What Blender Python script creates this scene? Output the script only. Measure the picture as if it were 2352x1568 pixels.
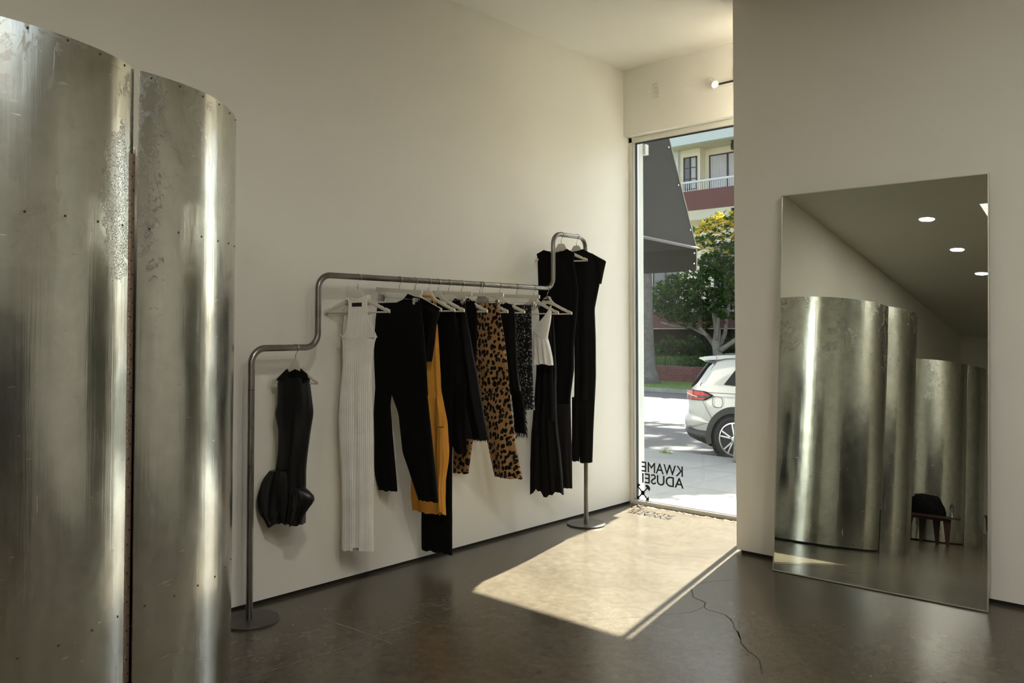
import bpy, bmesh, math, random
import numpy as np
from mathutils import Vector, Euler, noise as mnoise

# ------------------------------------------------------------------ scene, camera, light
scene = bpy.context.scene
for _o in list(bpy.data.objects):
    bpy.data.objects.remove(_o)
C = scene.collection
R = math.radians

FPX = 1881.65                       # focal length in pixels of the 2352 wide frame
YAW, PIT = R(42.466), R(1.563)
PCX, PCY = 1176.0, 784 - 75.5       # principal point (shift lens)
CAM = np.array([4.363, -6.402, 1.6])
FW = np.array([-math.sin(YAW) * math.cos(PIT), math.cos(YAW) * math.cos(PIT), math.sin(PIT)])
RT = np.array([math.cos(YAW), math.sin(YAW), 0.0])
UP = np.cross(RT, FW)


def hit(x, y, axis, val):
    """where the sight line through a photograph pixel meets a real plane"""
    d = FW + RT * (x - PCX) / FPX - UP * (y - PCY) / FPX
    return CAM + (val - CAM[axis]) / d[axis] * d


def hitv(x, y, p0, ang):
    """... meets the vertical plane through p0 that runs along direction ang"""
    d = FW + RT * (x - PCX) / FPX - UP * (y - PCY) / FPX
    n = np.array([-math.sin(ang), math.cos(ang), 0.0])
    return CAM + ((np.asarray(p0) - CAM) @ n) / (d @ n) * d


cd = bpy.data.cameras.new('camera')
cam = bpy.data.objects.new('camera', cd)
C.objects.link(cam)
cam.location = CAM
cam.rotation_euler = Euler((R(90) + PIT, 0, YAW), 'XYZ')
cd.sensor_width = 36.0
cd.lens = FPX / 2352 * 36.0
cd.shift_x = 0.0
cd.shift_y = -75.5 / 2352
cd.clip_start, cd.clip_end = 0.05, 400
scene.camera = cam
cy = scene.cycles
cy.max_bounces = 7
cy.diffuse_bounces = 4
cy.use_adaptive_sampling = True
cy.adaptive_threshold = 0.08
cy.adaptive_min_samples = 16
cy.glossy_bounces = 3
cy.transmission_bounces = 4
cy.transparent_max_bounces = 8
cy.caustics_reflective = False
cy.caustics_refractive = False

vs = scene.view_settings
vs.view_transform = 'Standard'
vs.look = 'None'
vs.gamma = 1.0
vs.use_curve_mapping = False
vs.exposure = 2.08

SUN_DIR = Vector((0.181, -0.912, -1.0)).normalized()      # direction the sunlight travels
world = bpy.data.worlds.new('world')
scene.world = world
world.use_nodes = True
_n = world.node_tree.nodes
_bg = _n['Background']
_sky = _n.new('ShaderNodeTexSky')
_sky.sky_type = 'NISHITA'
_sky.sun_disc = False
_sky.sun_elevation = math.asin(-SUN_DIR.z)
_sky.sun_rotation = math.atan2(-SUN_DIR.x, -SUN_DIR.y)
_sky.air_density = 1.0
_sky.dust_density = 2.5
_sky.ozone_density = 1.0
_hs = _n.new('ShaderNodeHueSaturation')
_hs.inputs['Saturation'].default_value = 0.55
world.node_tree.links.new(_sky.outputs[0], _hs.inputs['Color'])
world.node_tree.links.new(_hs.outputs[0], _bg.inputs[0])
_bg.inputs[1].default_value = 0.125

sl = bpy.data.lights.new('sun', 'SUN')
sl.energy = 10.2
sl.color = (1.0, 0.94, 0.83)
sl.angle = R(0.55)
sun = bpy.data.objects.new('sun', sl)
C.objects.link(sun)
sun.rotation_euler = SUN_DIR.to_track_quat('-Z', 'Y').to_euler()
sun.location = (-3, 15, 20)

# ------------------------------------------------------------------ helpers
ORG = {}


def tag(o, label=None, cat=None, group=None, kind=None):
    if label: o['label'] = label
    if cat: o['category'] = cat
    if group: o['group'] = group
    if kind: o['kind'] = kind
    return o


def thing(name, loc, label, cat, group=None):
    o = bpy.data.objects.new(name, None)
    o.empty_display_size = 0.1
    C.objects.link(o)
    o.location = loc
    ORG[o] = np.array(loc, float)
    return tag(o, label, cat, group)


class MB:
    """collects shapes in world coordinates; build() links them as one mesh object"""
    def __init__(s):
        s.v, s.f, s.mi = [], [], []

    def add(s, v, f, mi=0):
        b = len(s.v)
        s.v += [tuple(float(c) for c in p) for p in v]
        s.f += [tuple(i + b for i in q) for q in f]
        s.mi += [mi] * len(f)
        return s

    def box(s, a, b, mi=0, bev=0.0):
        x0, y0, z0 = [min(a[i], b[i]) for i in range(3)]
        x1, y1, z1 = [max(a[i], b[i]) for i in range(3)]
        if bev <= 0:
            v = [(x0, y0, z0), (x1, y0, z0), (x1, y1, z0), (x0, y1, z0), (x0, y0, z1), (x1, y0, z1), (x1, y1, z1), (x0, y1, z1)]
            f = [(0, 3, 2, 1), (4, 5, 6, 7), (0, 1, 5, 4), (1, 2, 6, 5), (2, 3, 7, 6), (3, 0, 4, 7)]
            return s.add(v, f, mi)
        bm = bmesh.new()
        bmesh.ops.create_cube(bm, size=1)
        for q in bm.verts:
            q.co = ((x0 + x1) / 2 + q.co.x * (x1 - x0), (y0 + y1) / 2 + q.co.y * (y1 - y0), (z0 + z1) / 2 + q.co.z * (z1 - z0))
        bmesh.ops.bevel(bm, geom=bm.edges[:], offset=bev, segments=2, affect='EDGES', profile=0.5)
        bm.verts.index_update()
        s.add([q.co for q in bm.verts], [[q.index for q in p.verts] for p in bm.faces], mi)
        bm.free()
        return s

    def tube(s, pts, r, n=10, mi=0, cap=True, closed=False):
        pts = [np.array(p, float) for p in pts]
        m = len(pts)
        rr = r if hasattr(r, '__len__') else [r] * m
        v, f = [], []
        prev = None
        for i, p in enumerate(pts):
            if closed:
                t = pts[(i + 1) % m] - pts[i - 1]
            else:
                t = pts[min(i + 1, m - 1)] - pts[max(i - 1, 0)]
            t = t / (np.linalg.norm(t) + 1e-12)
            if prev is None:
                a = np.array([0, 0, 1.0]) if abs(t[2]) < 0.9 else np.array([1.0, 0, 0])
                u = np.cross(t, a)
            else:
                u = prev - t * (prev @ t)
            u /= np.linalg.norm(u) + 1e-12
            prev = u
            w = np.cross(t, u)
            for k in range(n):
                q = 2 * math.pi * k / n
                v.append(p + rr[i] * (math.cos(q) * u + math.sin(q) * w))
        for i in range(m if closed else m - 1):
            j = (i + 1) % m
            for k in range(n):
                l = (k + 1) % n
                f.append((i * n + k, i * n + l, j * n + l, j * n + k))
        if cap and not closed:
            f.append(tuple(range(n - 1, -1, -1)))
            f.append(tuple((m - 1) * n + k for k in range(n)))
        return s.add(v, f, mi)

    def lathe(s, prof, c, n=24, axis=(0, 0, 1), mi=0, cap=True):
        ax = np.array(axis, float); ax /= np.linalg.norm(ax)
        a = np.array([1.0, 0, 0]) if abs(ax[0]) < 0.9 else np.array([0, 1.0, 0])
        u = np.cross(ax, a); u /= np.linalg.norm(u)
        w = np.cross(ax, u)
        c = np.array(c, float)
        v, f = [], []
        for (r, h) in prof:
            for k in range(n):
                q = 2 * math.pi * k / n
                v.append(c + ax * h + r * (math.cos(q) * u + math.sin(q) * w))
        for i in range(len(prof) - 1):
            for k in range(n):
                l = (k + 1) % n
                f.append((i * n + k, i * n + l, (i + 1) * n + l, (i + 1) * n + k))
        if cap:
            f.append(tuple(range(n - 1, -1, -1)))
            f.append(tuple((len(prof) - 1) * n + k for k in range(n)))
        return s.add(v, f, mi)

    def prism(s, poly, fn, t0, t1, mi=0):
        """2-D polygon extruded; fn(a, b, t) -> world point"""
        n = len(poly)
        v = [fn(a, b, t0) for a, b in poly] + [fn(a, b, t1) for a, b in poly]
        f = [tuple(range(n - 1, -1, -1)), tuple(range(n, 2 * n))]
        f += [(i, (i + 1) % n, n + (i + 1) % n, n + i) for i in range(n)]
        return s.add(v, f, mi)

    def grid(s, fn, nu, nv, mi=0, closed_u=False):
        v = [fn(i / nu if closed_u else i / (nu - 1), j / (nv - 1)) for j in range(nv) for i in range(nu)]
        f = []
        for j in range(nv - 1):
            for i in range(nu if closed_u else nu - 1):
                k = (i + 1) % nu
                f.append((j * nu + i, j * nu + k, (j + 1) * nu + k, (j + 1) * nu + i))
        return s.add(v, f, mi)

    def build(s, name, mat, parent=None, smooth=False, origin=None, fixn=True, label=None, kind=None, sharp=None):
        me = bpy.data.meshes.new(name)
        V = np.array(s.v)
        if origin is None:
            lo, hi = V.min(0), V.max(0)
            origin = np.array([(lo[0] + hi[0]) / 2, (lo[1] + hi[1]) / 2, lo[2]])
        origin = np.array(origin, float)
        me.from_pydata([tuple(p) for p in (V - origin)], [], s.f)
        if fixn:
            bm = bmesh.new(); bm.from_mesh(me)
            bmesh.ops.recalc_face_normals(bm, faces=bm.faces)
            bm.to_mesh(me); bm.free()
        mats = mat if isinstance(mat, (list, tuple)) else [mat]
        for m in mats:
            me.materials.append(m)
        if len(mats) > 1:
            me.polygons.foreach_set('material_index', s.mi)
        if smooth:
            me.polygons.foreach_set('use_smooth', [True] * len(me.polygons))
            if sharp:
                me.set_sharp_from_angle(angle=R(sharp))
        me.update()
        o = bpy.data.objects.new(name, me)
        C.objects.link(o)
        ORG[o] = origin
        if parent is not None:
            o.parent = parent
            o.location = tuple(origin - ORG[parent])
        else:
            o.location = tuple(origin)
        if label: o['label'] = label
        if kind: o['kind'] = kind
        return o


def share(o, name, origin, parent, rotz=0.0, mat=None):
    """another piece with the same mesh data"""
    c = bpy.data.objects.new(name, o.data)
    C.objects.link(c)
    ORG[c] = np.array(origin, float)
    c.parent = parent
    c.location = tuple(ORG[c] - ORG[parent])
    c.rotation_euler = (0, 0, rotz)
    return c


def struct(o):
    o['kind'] = 'structure'
    return o


# ------------------------------------------------------------------ materials
class NT:
    def __init__(s, name):
        s.m = bpy.data.materials.new(name)
        s.m.use_nodes = True
        s.t = s.m.node_tree
        s.b = s.t.nodes['Principled BSDF']
        s.tc = None

    def n(s, typ, **kw):
        x = s.t.nodes.new(typ)
        for k, v in kw.items():
            if k.startswith('_'):
                setattr(x, k[1:], v)
            else:
                x.inputs[k.replace('__', ' ')].default_value = v
        return x

    def l(s, a, b):
        s.t.links.new(a, b)

    def coord(s, which='Object'):
        if s.tc is None:
            s.tc = s.t.nodes.new('ShaderNodeTexCoord')
        return s.tc.outputs[which]

    def mapping(s, scale=(1, 1, 1), which='Object', loc=(0, 0, 0), rot=(0, 0, 0)):
        x = s.t.nodes.new('ShaderNodeMapping')
        x.inputs['Scale'].default_value = scale
        x.inputs['Location'].default_value = loc
        x.inputs['Rotation'].default_value = rot
        s.l(s.coord(which), x.inputs['Vector'])
        return x.outputs[0]

    def noise(s, scale, detail=4, rough=0.55, vec=None, dist=0.0):
        x = s.t.nodes.new('ShaderNodeTexNoise')
        x.inputs['Scale'].default_value = scale
        x.inputs['Detail'].default_value = detail
        x.inputs['Roughness'].default_value = rough
        x.inputs['Distortion'].default_value = dist
        s.l(vec if vec is not None else s.coord(), x.inputs['Vector'])
        return x.outputs['Fac']

    def ramp(s, fac, stops, interp='LINEAR'):
        x = s.t.nodes.new('ShaderNodeValToRGB')
        x.color_ramp.interpolation = interp
        el = x.color_ramp.elements
        while len(el) < len(stops):
            el.new(0.5)
        for e, (p, c) in zip(el, stops):
            e.position = p
            e.color = (*c, 1) if len(c) == 3 else c
        s.l(fac, x.inputs[0])
        return x.outputs[0]

    def mix(s, fac, a, b, typ='MIX'):
        x = s.t.nodes.new('ShaderNodeMix')
        x.data_type = 'RGBA'
        x.blend_type = typ
        for val, sock in ((fac, x.inputs[0]), (a, x.inputs[6]), (b, x.inputs[7])):
            if isinstance(val, (int, float)):
                sock.default_value = val
            elif isinstance(val, tuple):
                sock.default_value = (*val, 1)
            else:
                s.l(val, sock)
        return x.outputs[2]

    def math(s, op, a, b=None, clamp=False):
        x = s.t.nodes.new('ShaderNodeMath')
        x.operation = op
        x.use_clamp = clamp
        for val, sock in ((a, x.inputs[0]), (b, x.inputs[1])):
            if val is None: continue
            if isinstance(val, (int, float)): sock.default_value = val
            else: s.l(val, sock)
        return x.outputs[0]

    def sep(s, which='Object'):
        x = s.t.nodes.new('ShaderNodeSeparateXYZ')
        s.l(s.coord(which), x.inputs[0])
        return x.outputs

    def bump(s, h, strength=0.2, dist=0.01):
        x = s.t.nodes.new('ShaderNodeBump')
        x.inputs['Strength'].default_value = strength
        x.inputs['Distance'].default_value = dist
        s.l(h, x.inputs['Height'])
        s.l(x.outputs[0], s.b.inputs['Normal'])

    def set(s, **kw):
        for k, v in kw.items():
            k = {'col': 'Base Color', 'rough': 'Roughness', 'metal': 'Metallic', 'spec': 'Specular IOR Level', 'sheen': 'Sheen Weight',
                 'coat': 'Coat Weight', 'alpha': 'Alpha', 'emit': 'Emission Color', 'estr': 'Emission Strength', 'coatr': 'Coat Roughness',
                 'trans': 'Transmission Weight', 'ior': 'IOR', 'sub': 'Subsurface Weight'}[k]
            sock = s.b.inputs[k]
            if isinstance(v, tuple): sock.default_value = (*v, 1)
            elif isinstance(v, (int, float)): sock.default_value = v
            else: s.l(v, sock)
        return s


def plain(name, col, rough=0.6, metal=0.0, var=0.0, vs_=8.0, bump=0.0, **kw):
    m = NT(name)
    if var > 0:
        a = tuple(max(0, c * (1 - var)) for c in col)
        b = tuple(min(1, c * (1 + var)) for c in col)
        m.set(col=m.ramp(m.noise(vs_, 5), [(0.3, a), (0.7, b)]))
    else:
        m.set(col=col)
    if bump > 0:
        m.bump(m.noise(vs_ * 6, 6), bump, 0.01)
    m.set(rough=rough, metal=metal, **kw)
    return m.m


MAT = {}


def mat_wall():
    m = NT('wall_paint')
    m.set(col=m.ramp(m.noise(0.7, 3), [(0.3, (0.80, 0.78, 0.705)), (0.7, (0.83, 0.81, 0.735))]), rough=0.62, spec=0.3)
    m.bump(m.noise(90, 4), 0.05, 0.003)
    return m.m


def mat_floor():
    m = NT('polished_concrete')
    big = m.noise(0.8, 3, 0.6, dist=0.25)
    mid = m.noise(3.4, 5, 0.66, dist=0.3)
    fine = m.noise(19.0, 4, 0.7)
    c = m.ramp(big, [(0.28, (0.0566, 0.0434, 0.0282)), (0.5, (0.0803, 0.0656, 0.0449)), (0.72, (0.1071, 0.0907, 0.0651))])
    c = m.mix(0.5, c, m.ramp(mid, [(0.25, (0.0309, 0.0232, 0.0141)), (0.5, (0.0803, 0.0656, 0.0449)), (0.75, (0.1442, 0.1235, 0.0906))]))
    c = m.mix(0.45, c, m.ramp(fine, [(0.25, (0.0350, 0.0270, 0.0176)), (0.5, (0.0824, 0.0675, 0.0466)), (0.68, (0.1185, 0.0994, 0.0722)), (0.80, (0.0566, 0.0434, 0.0290))]))
    m.set(col=c, rough=m.ramp(big, [(0.2, (0.20, 0.20, 0.20)), (0.8, (0.28, 0.28, 0.28))]), spec=0.5)
    m.bump(fine, 0.04, 0.002)
    return m.m


def mat_galv():
    m = NT('galvanised_sheet')
    v1 = m.mapping((1, 1, 0.3))
    blot = m.noise(3.2, 5, 0.68, vec=v1, dist=0.8)
    spang = m.noise(11, 4, 0.7, dist=0.5)
    c = m.ramp(blot, [(0.25, (0.47, 0.475, 0.43)), (0.55, (0.63, 0.64, 0.585)), (0.8, (0.73, 0.73, 0.675))])
    c = m.mix(0.3, c, m.ramp(spang, [(0.3, (0.42, 0.43, 0.39)), (0.7, (0.74, 0.74, 0.69))]))
    z = m.sep()[2]
    mr = m.t.nodes.new('ShaderNodeMapRange')
    mr.inputs[1].default_value, mr.inputs[2].default_value = 1.75, 2.45
    m.l(z, mr.inputs[0])
    # water stains with ragged edges towards the top rim
    st = m.noise(9, 5, 0.7, dist=1.4)
    stain = m.math('MULTIPLY', m.ramp(st, [(0.53, (0, 0, 0)), (0.59, (1, 1, 1))]), mr.outputs[0])
    stain = m.math('MULTIPLY', stain, m.ramp(m.noise(1.7, 3), [(0.48, (0, 0, 0)), (0.60, (1, 1, 1))]))
    # rusty run down the door edge beside the hinge and a scuffed, speckled area on the other side of it
    pos = m.t.nodes.new('ShaderNodeNewGeometry').outputs['Position']
    def dist_to(p, sc):
        mp_ = m.t.nodes.new('ShaderNodeMapping')
        mp_.inputs['Location'].default_value = tuple(-a * b for a, b in zip(p, sc))
        mp_.inputs['Scale'].default_value = sc
        m.l(pos, mp_.inputs['Vector'])
        ln = m.t.nodes.new('ShaderNodeVectorMath'); ln.operation = 'LENGTH'
        m.l(mp_.outputs[0], ln.inputs[0])
        return ln.outputs['Value']
    edge = m.math('ADD', dist_to((1.535, -5.165, 2.35), (1.0, 1.0, 0.10)), m.math('MULTIPLY', m.math('SUBTRACT', m.noise(13, 5, 0.7, dist=0.8), 0.5), 0.22))
    run = m.math('MULTIPLY', m.math('LESS_THAN', edge, 0.047), m.math('GREATER_THAN', edge, 0.030))
    run = m.math('MULTIPLY', run, m.ramp(m.noise(45, 3, 0.7), [(0.42, (0, 0, 0)), (0.55, (1, 1, 1))]))
    stain = m.math('MAXIMUM', stain, m.math('MULTIPLY', run, 0.9))
    scuff = m.math('LESS_THAN', m.math('ADD', dist_to((1.585, -5.285, 2.03), (1.0, 1.0, 0.33)), m.math('MULTIPLY', m.math('SUBTRACT', m.noise(25, 3), 0.5), 0.10)), 0.085)
    speck = m.math('MULTIPLY', scuff, m.ramp(m.noise(240, 2, 0.7), [(0.45, (0, 0, 0)), (0.58, (1, 1, 1))]))
    c = m.mix(m.math('MULTIPLY', stain, 0.75), c, (0.23, 0.21, 0.17))
    c = m.mix(m.math('MULTIPLY', speck, 0.55), c, (0.22, 0.225, 0.195))
    ro = m.ramp(blot, [(0.3, (0.16, 0.16, 0.16)), (0.7, (0.25, 0.25, 0.25))])
    ro = m.mix(m.math('MULTIPLY', stain, 0.8), ro, (0.6, 0.6, 0.6))
    ro = m.mix(m.math('MULTIPLY', speck, 0.8), ro, (0.55, 0.55, 0.55))
    # faint hair scratches
    w1 = m.noise(40, 3, 0.5, vec=m.mapping((1, 1, 0.08), rot=(0.5, 0.3, 0)))
    w2 = m.noise(34, 3, 0.5, vec=m.mapping((0.3, 0.3, 2.2), rot=(-0.6, 0.4, 0.4)))
    sc_ = m.math('MAXIMUM', m.ramp(w1, [(0.71, (0, 0, 0)), (0.74, (1, 1, 1))]), m.ramp(w2, [(0.71, (0, 0, 0)), (0.74, (1, 1, 1))]))
    ro = m.mix(m.math('MULTIPLY', sc_, 0.5), ro, (0.5, 0.5, 0.5))
    scr = m.noise(22, 5, 0.6, vec=m.mapping((1, 1, 0.03)))
    m.set(col=c, metal=1.0, rough=ro)
    h = m.math('ADD', m.math('MULTIPLY', scr, 0.22), m.math('MULTIPLY', m.noise(2.6, 3, 0.5, vec=m.mapping((1, 1, 0.6))), 1.6))
    m.bump(h, 0.35, 0.012)
    return m.m


def mat_glass():
    m = bpy.data.materials.new('window_glass')
    m.use_nodes = True
    t = m.node_tree
    t.nodes.clear()
    out = t.nodes.new('ShaderNodeOutputMaterial')
    mx = t.nodes.new('ShaderNodeMixShader')
    tr = t.nodes.new('ShaderNodeBsdfTransparent')
    tr.inputs[0].default_value = (0.95, 0.97, 0.96, 1)
    gl = t.nodes.new('ShaderNodeBsdfGlossy')
    gl.inputs['Roughness'].default_value = 0.0
    lw = t.nodes.new('ShaderNodeLayerWeight')          # same on both faces of the sheet
    lw.inputs['Blend'].default_value = 0.5
    pw = t.nodes.new('ShaderNodeMath'); pw.operation = 'POWER'; pw.inputs[1].default_value = 4.5
    fr = t.nodes.new('ShaderNodeMath'); fr.operation = 'MULTIPLY_ADD'; fr.inputs[1].default_value = 0.6; fr.inputs[2].default_value = 0.03
    t.links.new(lw.outputs['Facing'], pw.inputs[0])
    t.links.new(pw.outputs[0], fr.inputs[0])
    t.links.new(fr.outputs[0], mx.inputs[0])
    t.links.new(tr.outputs[0], mx.inputs[1])
    t.links.new(gl.outputs[0], mx.inputs[2])
    t.links.new(mx.outputs[0], out.inputs[0])
    return m


def mat_fabric(name, col, rough=0.85, sheen=0.15, rib=0.0, weave=350.0, satin=False, wb=0.12):
    m = NT(name)
    m.set(col=m.mix(0.5, col, m.ramp(m.noise(5, 4), [(0.3, tuple(c * 0.75 for c in col)), (0.7, tuple(min(1, c * 1.2) for c in col))])), rough=rough, sheen=sheen, spec=0.12)
    if satin:
        m.set(rough=0.34, spec=0.38)
    if rib > 0:
        w = m.n('ShaderNodeTexWave', _wave_type='BANDS', _bands_direction='X', Scale=rib)
        m.l(m.mapping(rot=(0, 0, R(-33))), w.inputs['Vector'])
        m.bump(w.outputs['Fac'], 0.5, 0.003)
    else:
        m.bump(m.noise(weave, 2), wb, 0.002)
    return m.m


def flat_xz(m, noise_amt=0.0, nscale=20, scale=(1, 1)):
    """object x and z as a flat pattern plane, a little wobbled"""
    sp = m.sep()
    cb = m.t.nodes.new('ShaderNodeCombineXYZ')
    m.l(m.math('MULTIPLY', sp[0], scale[0]), cb.inputs[0])
    m.l(m.math('MULTIPLY', sp[2], scale[1]), cb.inputs[1])
    if noise_amt <= 0:
        return cb.outputs[0]
    nz = m.t.nodes.new('ShaderNodeTexNoise'); nz.inputs['Scale'].default_value = nscale
    m.l(m.coord(), nz.inputs['Vector'])
    vm = m.t.nodes.new('ShaderNodeVectorMath'); vm.operation = 'MULTIPLY_ADD'
    m.l(nz.outputs['Color'], vm.inputs[0])
    vm.inputs[1].default_value = (noise_amt,) * 3
    m.l(cb.outputs[0], vm.inputs[2])
    return vm.outputs[0]


def mat_leopard():
    m = NT('leopard_print')
    vo = m.t.nodes.new('ShaderNodeTexVoronoi'); vo.voronoi_dimensions = '2D'
    vo.inputs['Scale'].default_value = 36; vo.inputs['Randomness'].default_value = 0.85
    m.l(flat_xz(m, 0.022, 38, (1.0, 0.72)), vo.inputs['Vector'])
    vc = m.t.nodes.new('ShaderNodeSeparateColor'); m.l(vo.outputs['Color'], vc.inputs[0])
    thr = m.math('ADD', m.math('MULTIPLY', vc.outputs[0], 0.14), 0.325)
    spot = m.math('LESS_THAN', vo.outputs['Distance'], thr)
    core = m.math('LESS_THAN', vo.outputs['Distance'], 0.11)
    big = m.math('GREATER_THAN', vc.outputs[1], 0.70)
    tan = m.ramp(m.noise(9, 3), [(0.3, (0.30, 0.165, 0.062)), (0.7, (0.42, 0.25, 0.105))])
    c = m.mix(spot, tan, (0.006, 0.0045, 0.004))
    c = m.mix(m.math('MULTIPLY', core, big), c, (0.16, 0.08, 0.03))
    m.set(col=c, rough=0.8, sheen=0.1, spec=0.1)
    return m.m


def mat_sequin():
    m = NT('black_lace_with_pale_sequins')
    vo = m.t.nodes.new('ShaderNodeTexVoronoi'); vo.voronoi_dimensions = '2D'; vo.inputs['Scale'].default_value = 75
    m.l(flat_xz(m, 0.01, 30), vo.inputs['Vector'])
    vc = m.t.nodes.new('ShaderNodeSeparateColor'); m.l(vo.outputs['Color'], vc.inputs[0])
    a = m.math('LESS_THAN', vo.outputs['Distance'], 0.36)
    b = m.math('GREATER_THAN', vc.outputs[0], 0.45)
    wv = m.noise(45, 2)
    k = m.math('MULTIPLY', m.math('MULTIPLY', a, b), m.ramp(wv, [(0.42, (0, 0, 0)), (0.5, (1, 1, 1))]))
    m.set(col=m.mix(k, (0.006, 0.006, 0.0065), (0.30, 0.30, 0.28)), rough=0.5, spec=0.2)
    return m.m


def mat_brick(name, a, b, mortar, scale=1.0):
    m = NT(name)
    br = m.t.nodes.new('ShaderNodeTexBrick')
    br.inputs['Scale'].default_value = scale
    br.inputs['Color1'].default_value = (*a, 1)
    br.inputs['Color2'].default_value = (*b, 1)
    br.inputs['Mortar'].default_value = (*mortar, 1)
    br.inputs['Mortar Size'].default_value = 0.012
    br.inputs['Brick Width'].default_value = 0.22
    br.inputs['Row Height'].default_value = 0.075
    mp = m.mapping(rot=(R(90), 0, 0))
    m.l(mp, br.inputs['Vector'])
    m.set(col=br.outputs['Color'], rough=0.85)
    return m.m


def mat_asphalt():
    m = NT('asphalt')
    c = m.ramp(m.noise(55, 6, 0.75), [(0.3, (0.035, 0.035, 0.037)), (0.7, (0.115, 0.113, 0.112))])
    c = m.mix(0.4, c, m.ramp(m.noise(0.8, 4), [(0.3, (0.06, 0.06, 0.062)), (0.7, (0.10, 0.097, 0.092))]))
    m.set(col=c, rough=0.85)
    m.bump(m.noise(80, 4), 0.4, 0.01)
    return m.m


def mat_leaf(name, a, b, thru=0.35):
    m = NT(name)
    g = m.t.nodes.new('ShaderNodeNewGeometry')
    c = m.ramp(g.outputs['Random Per Island'], [(0.0, a), (1.0, b)])
    m.set(col=c, rough=0.38, spec=0.5)
    tr = m.t.nodes.new('ShaderNodeBsdfTranslucent')
    m.l(c, tr.inputs['Color'])
    mx = m.t.nodes.new('ShaderNodeMixShader')
    mx.inputs[0].default_value = thru
    m.l(m.b.outputs[0], mx.inputs[1])
    m.l(tr.outputs[0], mx.inputs[2])
    m.l(mx.outputs[0], m.t.nodes['Material Output'].inputs[0])
    return m.m


MAT['wall'] = mat_wall()
MAT['ceil'] = plain('ceiling_paint', (0.82, 0.80, 0.73), 0.7, var=0.02, vs_=1.0)
MAT['floor'] = mat_floor()
MAT['galv'] = mat_galv()
MAT['glass'] = mat_glass()
MAT['gap'] = plain('dark_reveal', (0.010, 0.009, 0.008), 0.9)
MAT['frame'] = plain('painted_window_frame', (0.70, 0.68, 0.60), 0.45, var=0.04)
MAT['alu'] = plain('anodised_aluminium', (0.72, 0.74, 0.74), 0.32, 0.8)
MAT['gasket'] = plain('black_gasket', (0.012, 0.012, 0.012), 0.7)
MAT['vinyl'] = plain('black_vinyl', (0.012, 0.010, 0.010), 0.5)
MAT['steel'] = NT('raw_steel_tube')
_m = MAT['steel']
_m.set(col=_m.ramp(_m.noise(14, 6, 0.7, vec=_m.mapping((1, 0.3, 0.3))), [(0.3, (0.15, 0.14, 0.128)), (0.7, (0.30, 0.285, 0.262))]), metal=1.0,
       rough=_m.ramp(_m.noise(30, 4), [(0.3, (0.28, 0.28, 0.28)), (0.7, (0.45, 0.45, 0.45))]))
MAT['steel'] = _m.m
MAT['plate'] = plain('blackened_steel_plate', (0.10, 0.094, 0.083), 0.42, 0.8, var=0.2, vs_=9)
MAT['wood'] = plain('white_lacquered_wood', (0.62, 0.585, 0.50), 0.42, var=0.03, vs_=20)
MAT['chrome'] = plain('bright_wire', (0.55, 0.54, 0.51), 0.25, 1.0)
MAT['mirror'] = plain('mirror_silver', (0.80, 0.84, 0.77), 0.0, 1.0)
MAT['mframe'] = plain('brushed_edge', (0.60, 0.585, 0.50), 0.35, 0.7)
MAT['black'] = mat_fabric('black_wool', (0.0034, 0.0032, 0.0030), sheen=0.0)
MAT['satin'] = mat_fabric('black_satin', (0.0036, 0.0036, 0.0038), satin=True, sheen=0.0)
MAT['sheer'] = mat_fabric('black_crepe', (0.0062, 0.0056, 0.0054), rough=0.7, sheen=0.0)
MAT['charcoal'] = mat_fabric('charcoal_crepe', (0.014, 0.0125, 0.0125), rough=0.75, sheen=0.0)
MAT['white_rib'] = mat_fabric('white_rib_knit', (0.90, 0.87, 0.78), rib=26.0, sheen=0.2)
MAT['white_lace'] = mat_fabric('white_lace', (0.82, 0.81, 0.77), sheen=0.3, weave=160, wb=0.6)
MAT['orange'] = mat_fabric('marigold_jersey', (0.72, 0.33, 0.052), sheen=0.1, rough=0.75)
MAT['leopard'] = mat_leopard()
MAT['sequin'] = mat_sequin()
MAT['fringe'] = mat_fabric('black_feather_fringe', (0.004, 0.0036, 0.0034), rough=0.9, sheen=0.0)
MAT['lace'] = mat_fabric('dark_brown_black_lace', (0.007, 0.0048, 0.0038), sheen=0.0, rough=0.45, weave=120, wb=0.8)
MAT['hinge'] = plain('tarnished_brass_hinge', (0.36, 0.27, 0.21), 0.42, 0.85, var=0.15, vs_=30)
MAT['rivet'] = plain('dark_rivet', (0.05, 0.045, 0.035), 0.5, 0.6)
MAT['outlet'] = plain('ivory_plastic', (0.74, 0.72, 0.62), 0.4)
MAT['slot'] = plain('dark_slot', (0.05, 0.045, 0.04), 0.6)
MAT['lampw'] = plain('white_lamp_housing', (0.78, 0.755, 0.68), 0.35)
MAT['stucco'] = plain('pale_stucco', (0.62, 0.64, 0.61), 0.85, var=0.03, vs_=3, bump=0.15)
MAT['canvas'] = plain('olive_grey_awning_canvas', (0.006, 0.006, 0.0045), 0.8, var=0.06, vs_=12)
MAT['walk'] = plain('sidewalk_concrete', (0.20, 0.205, 0.20), 0.85, var=0.09, vs_=2.5, bump=0.1)
MAT['walkj'] = plain('joint_dirt', (0.12, 0.115, 0.10), 0.95)
MAT['curb'] = plain('weathered_curb_concrete', (0.30, 0.295, 0.28), 0.9, var=0.25, vs_=2.5, bump=0.2)
MAT['asphalt'] = mat_asphalt()
MAT['grass'] = plain('lawn_soil', (0.10, 0.16, 0.035), 0.95, var=0.3, vs_=3)
MAT['blade'] = mat_leaf('grass_blades', (0.09, 0.17, 0.03), (0.20, 0.30, 0.06))
MAT['strap'] = mat_leaf('strappy_leaves', (0.04, 0.10, 0.02), (0.13, 0.22, 0.05))
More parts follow.
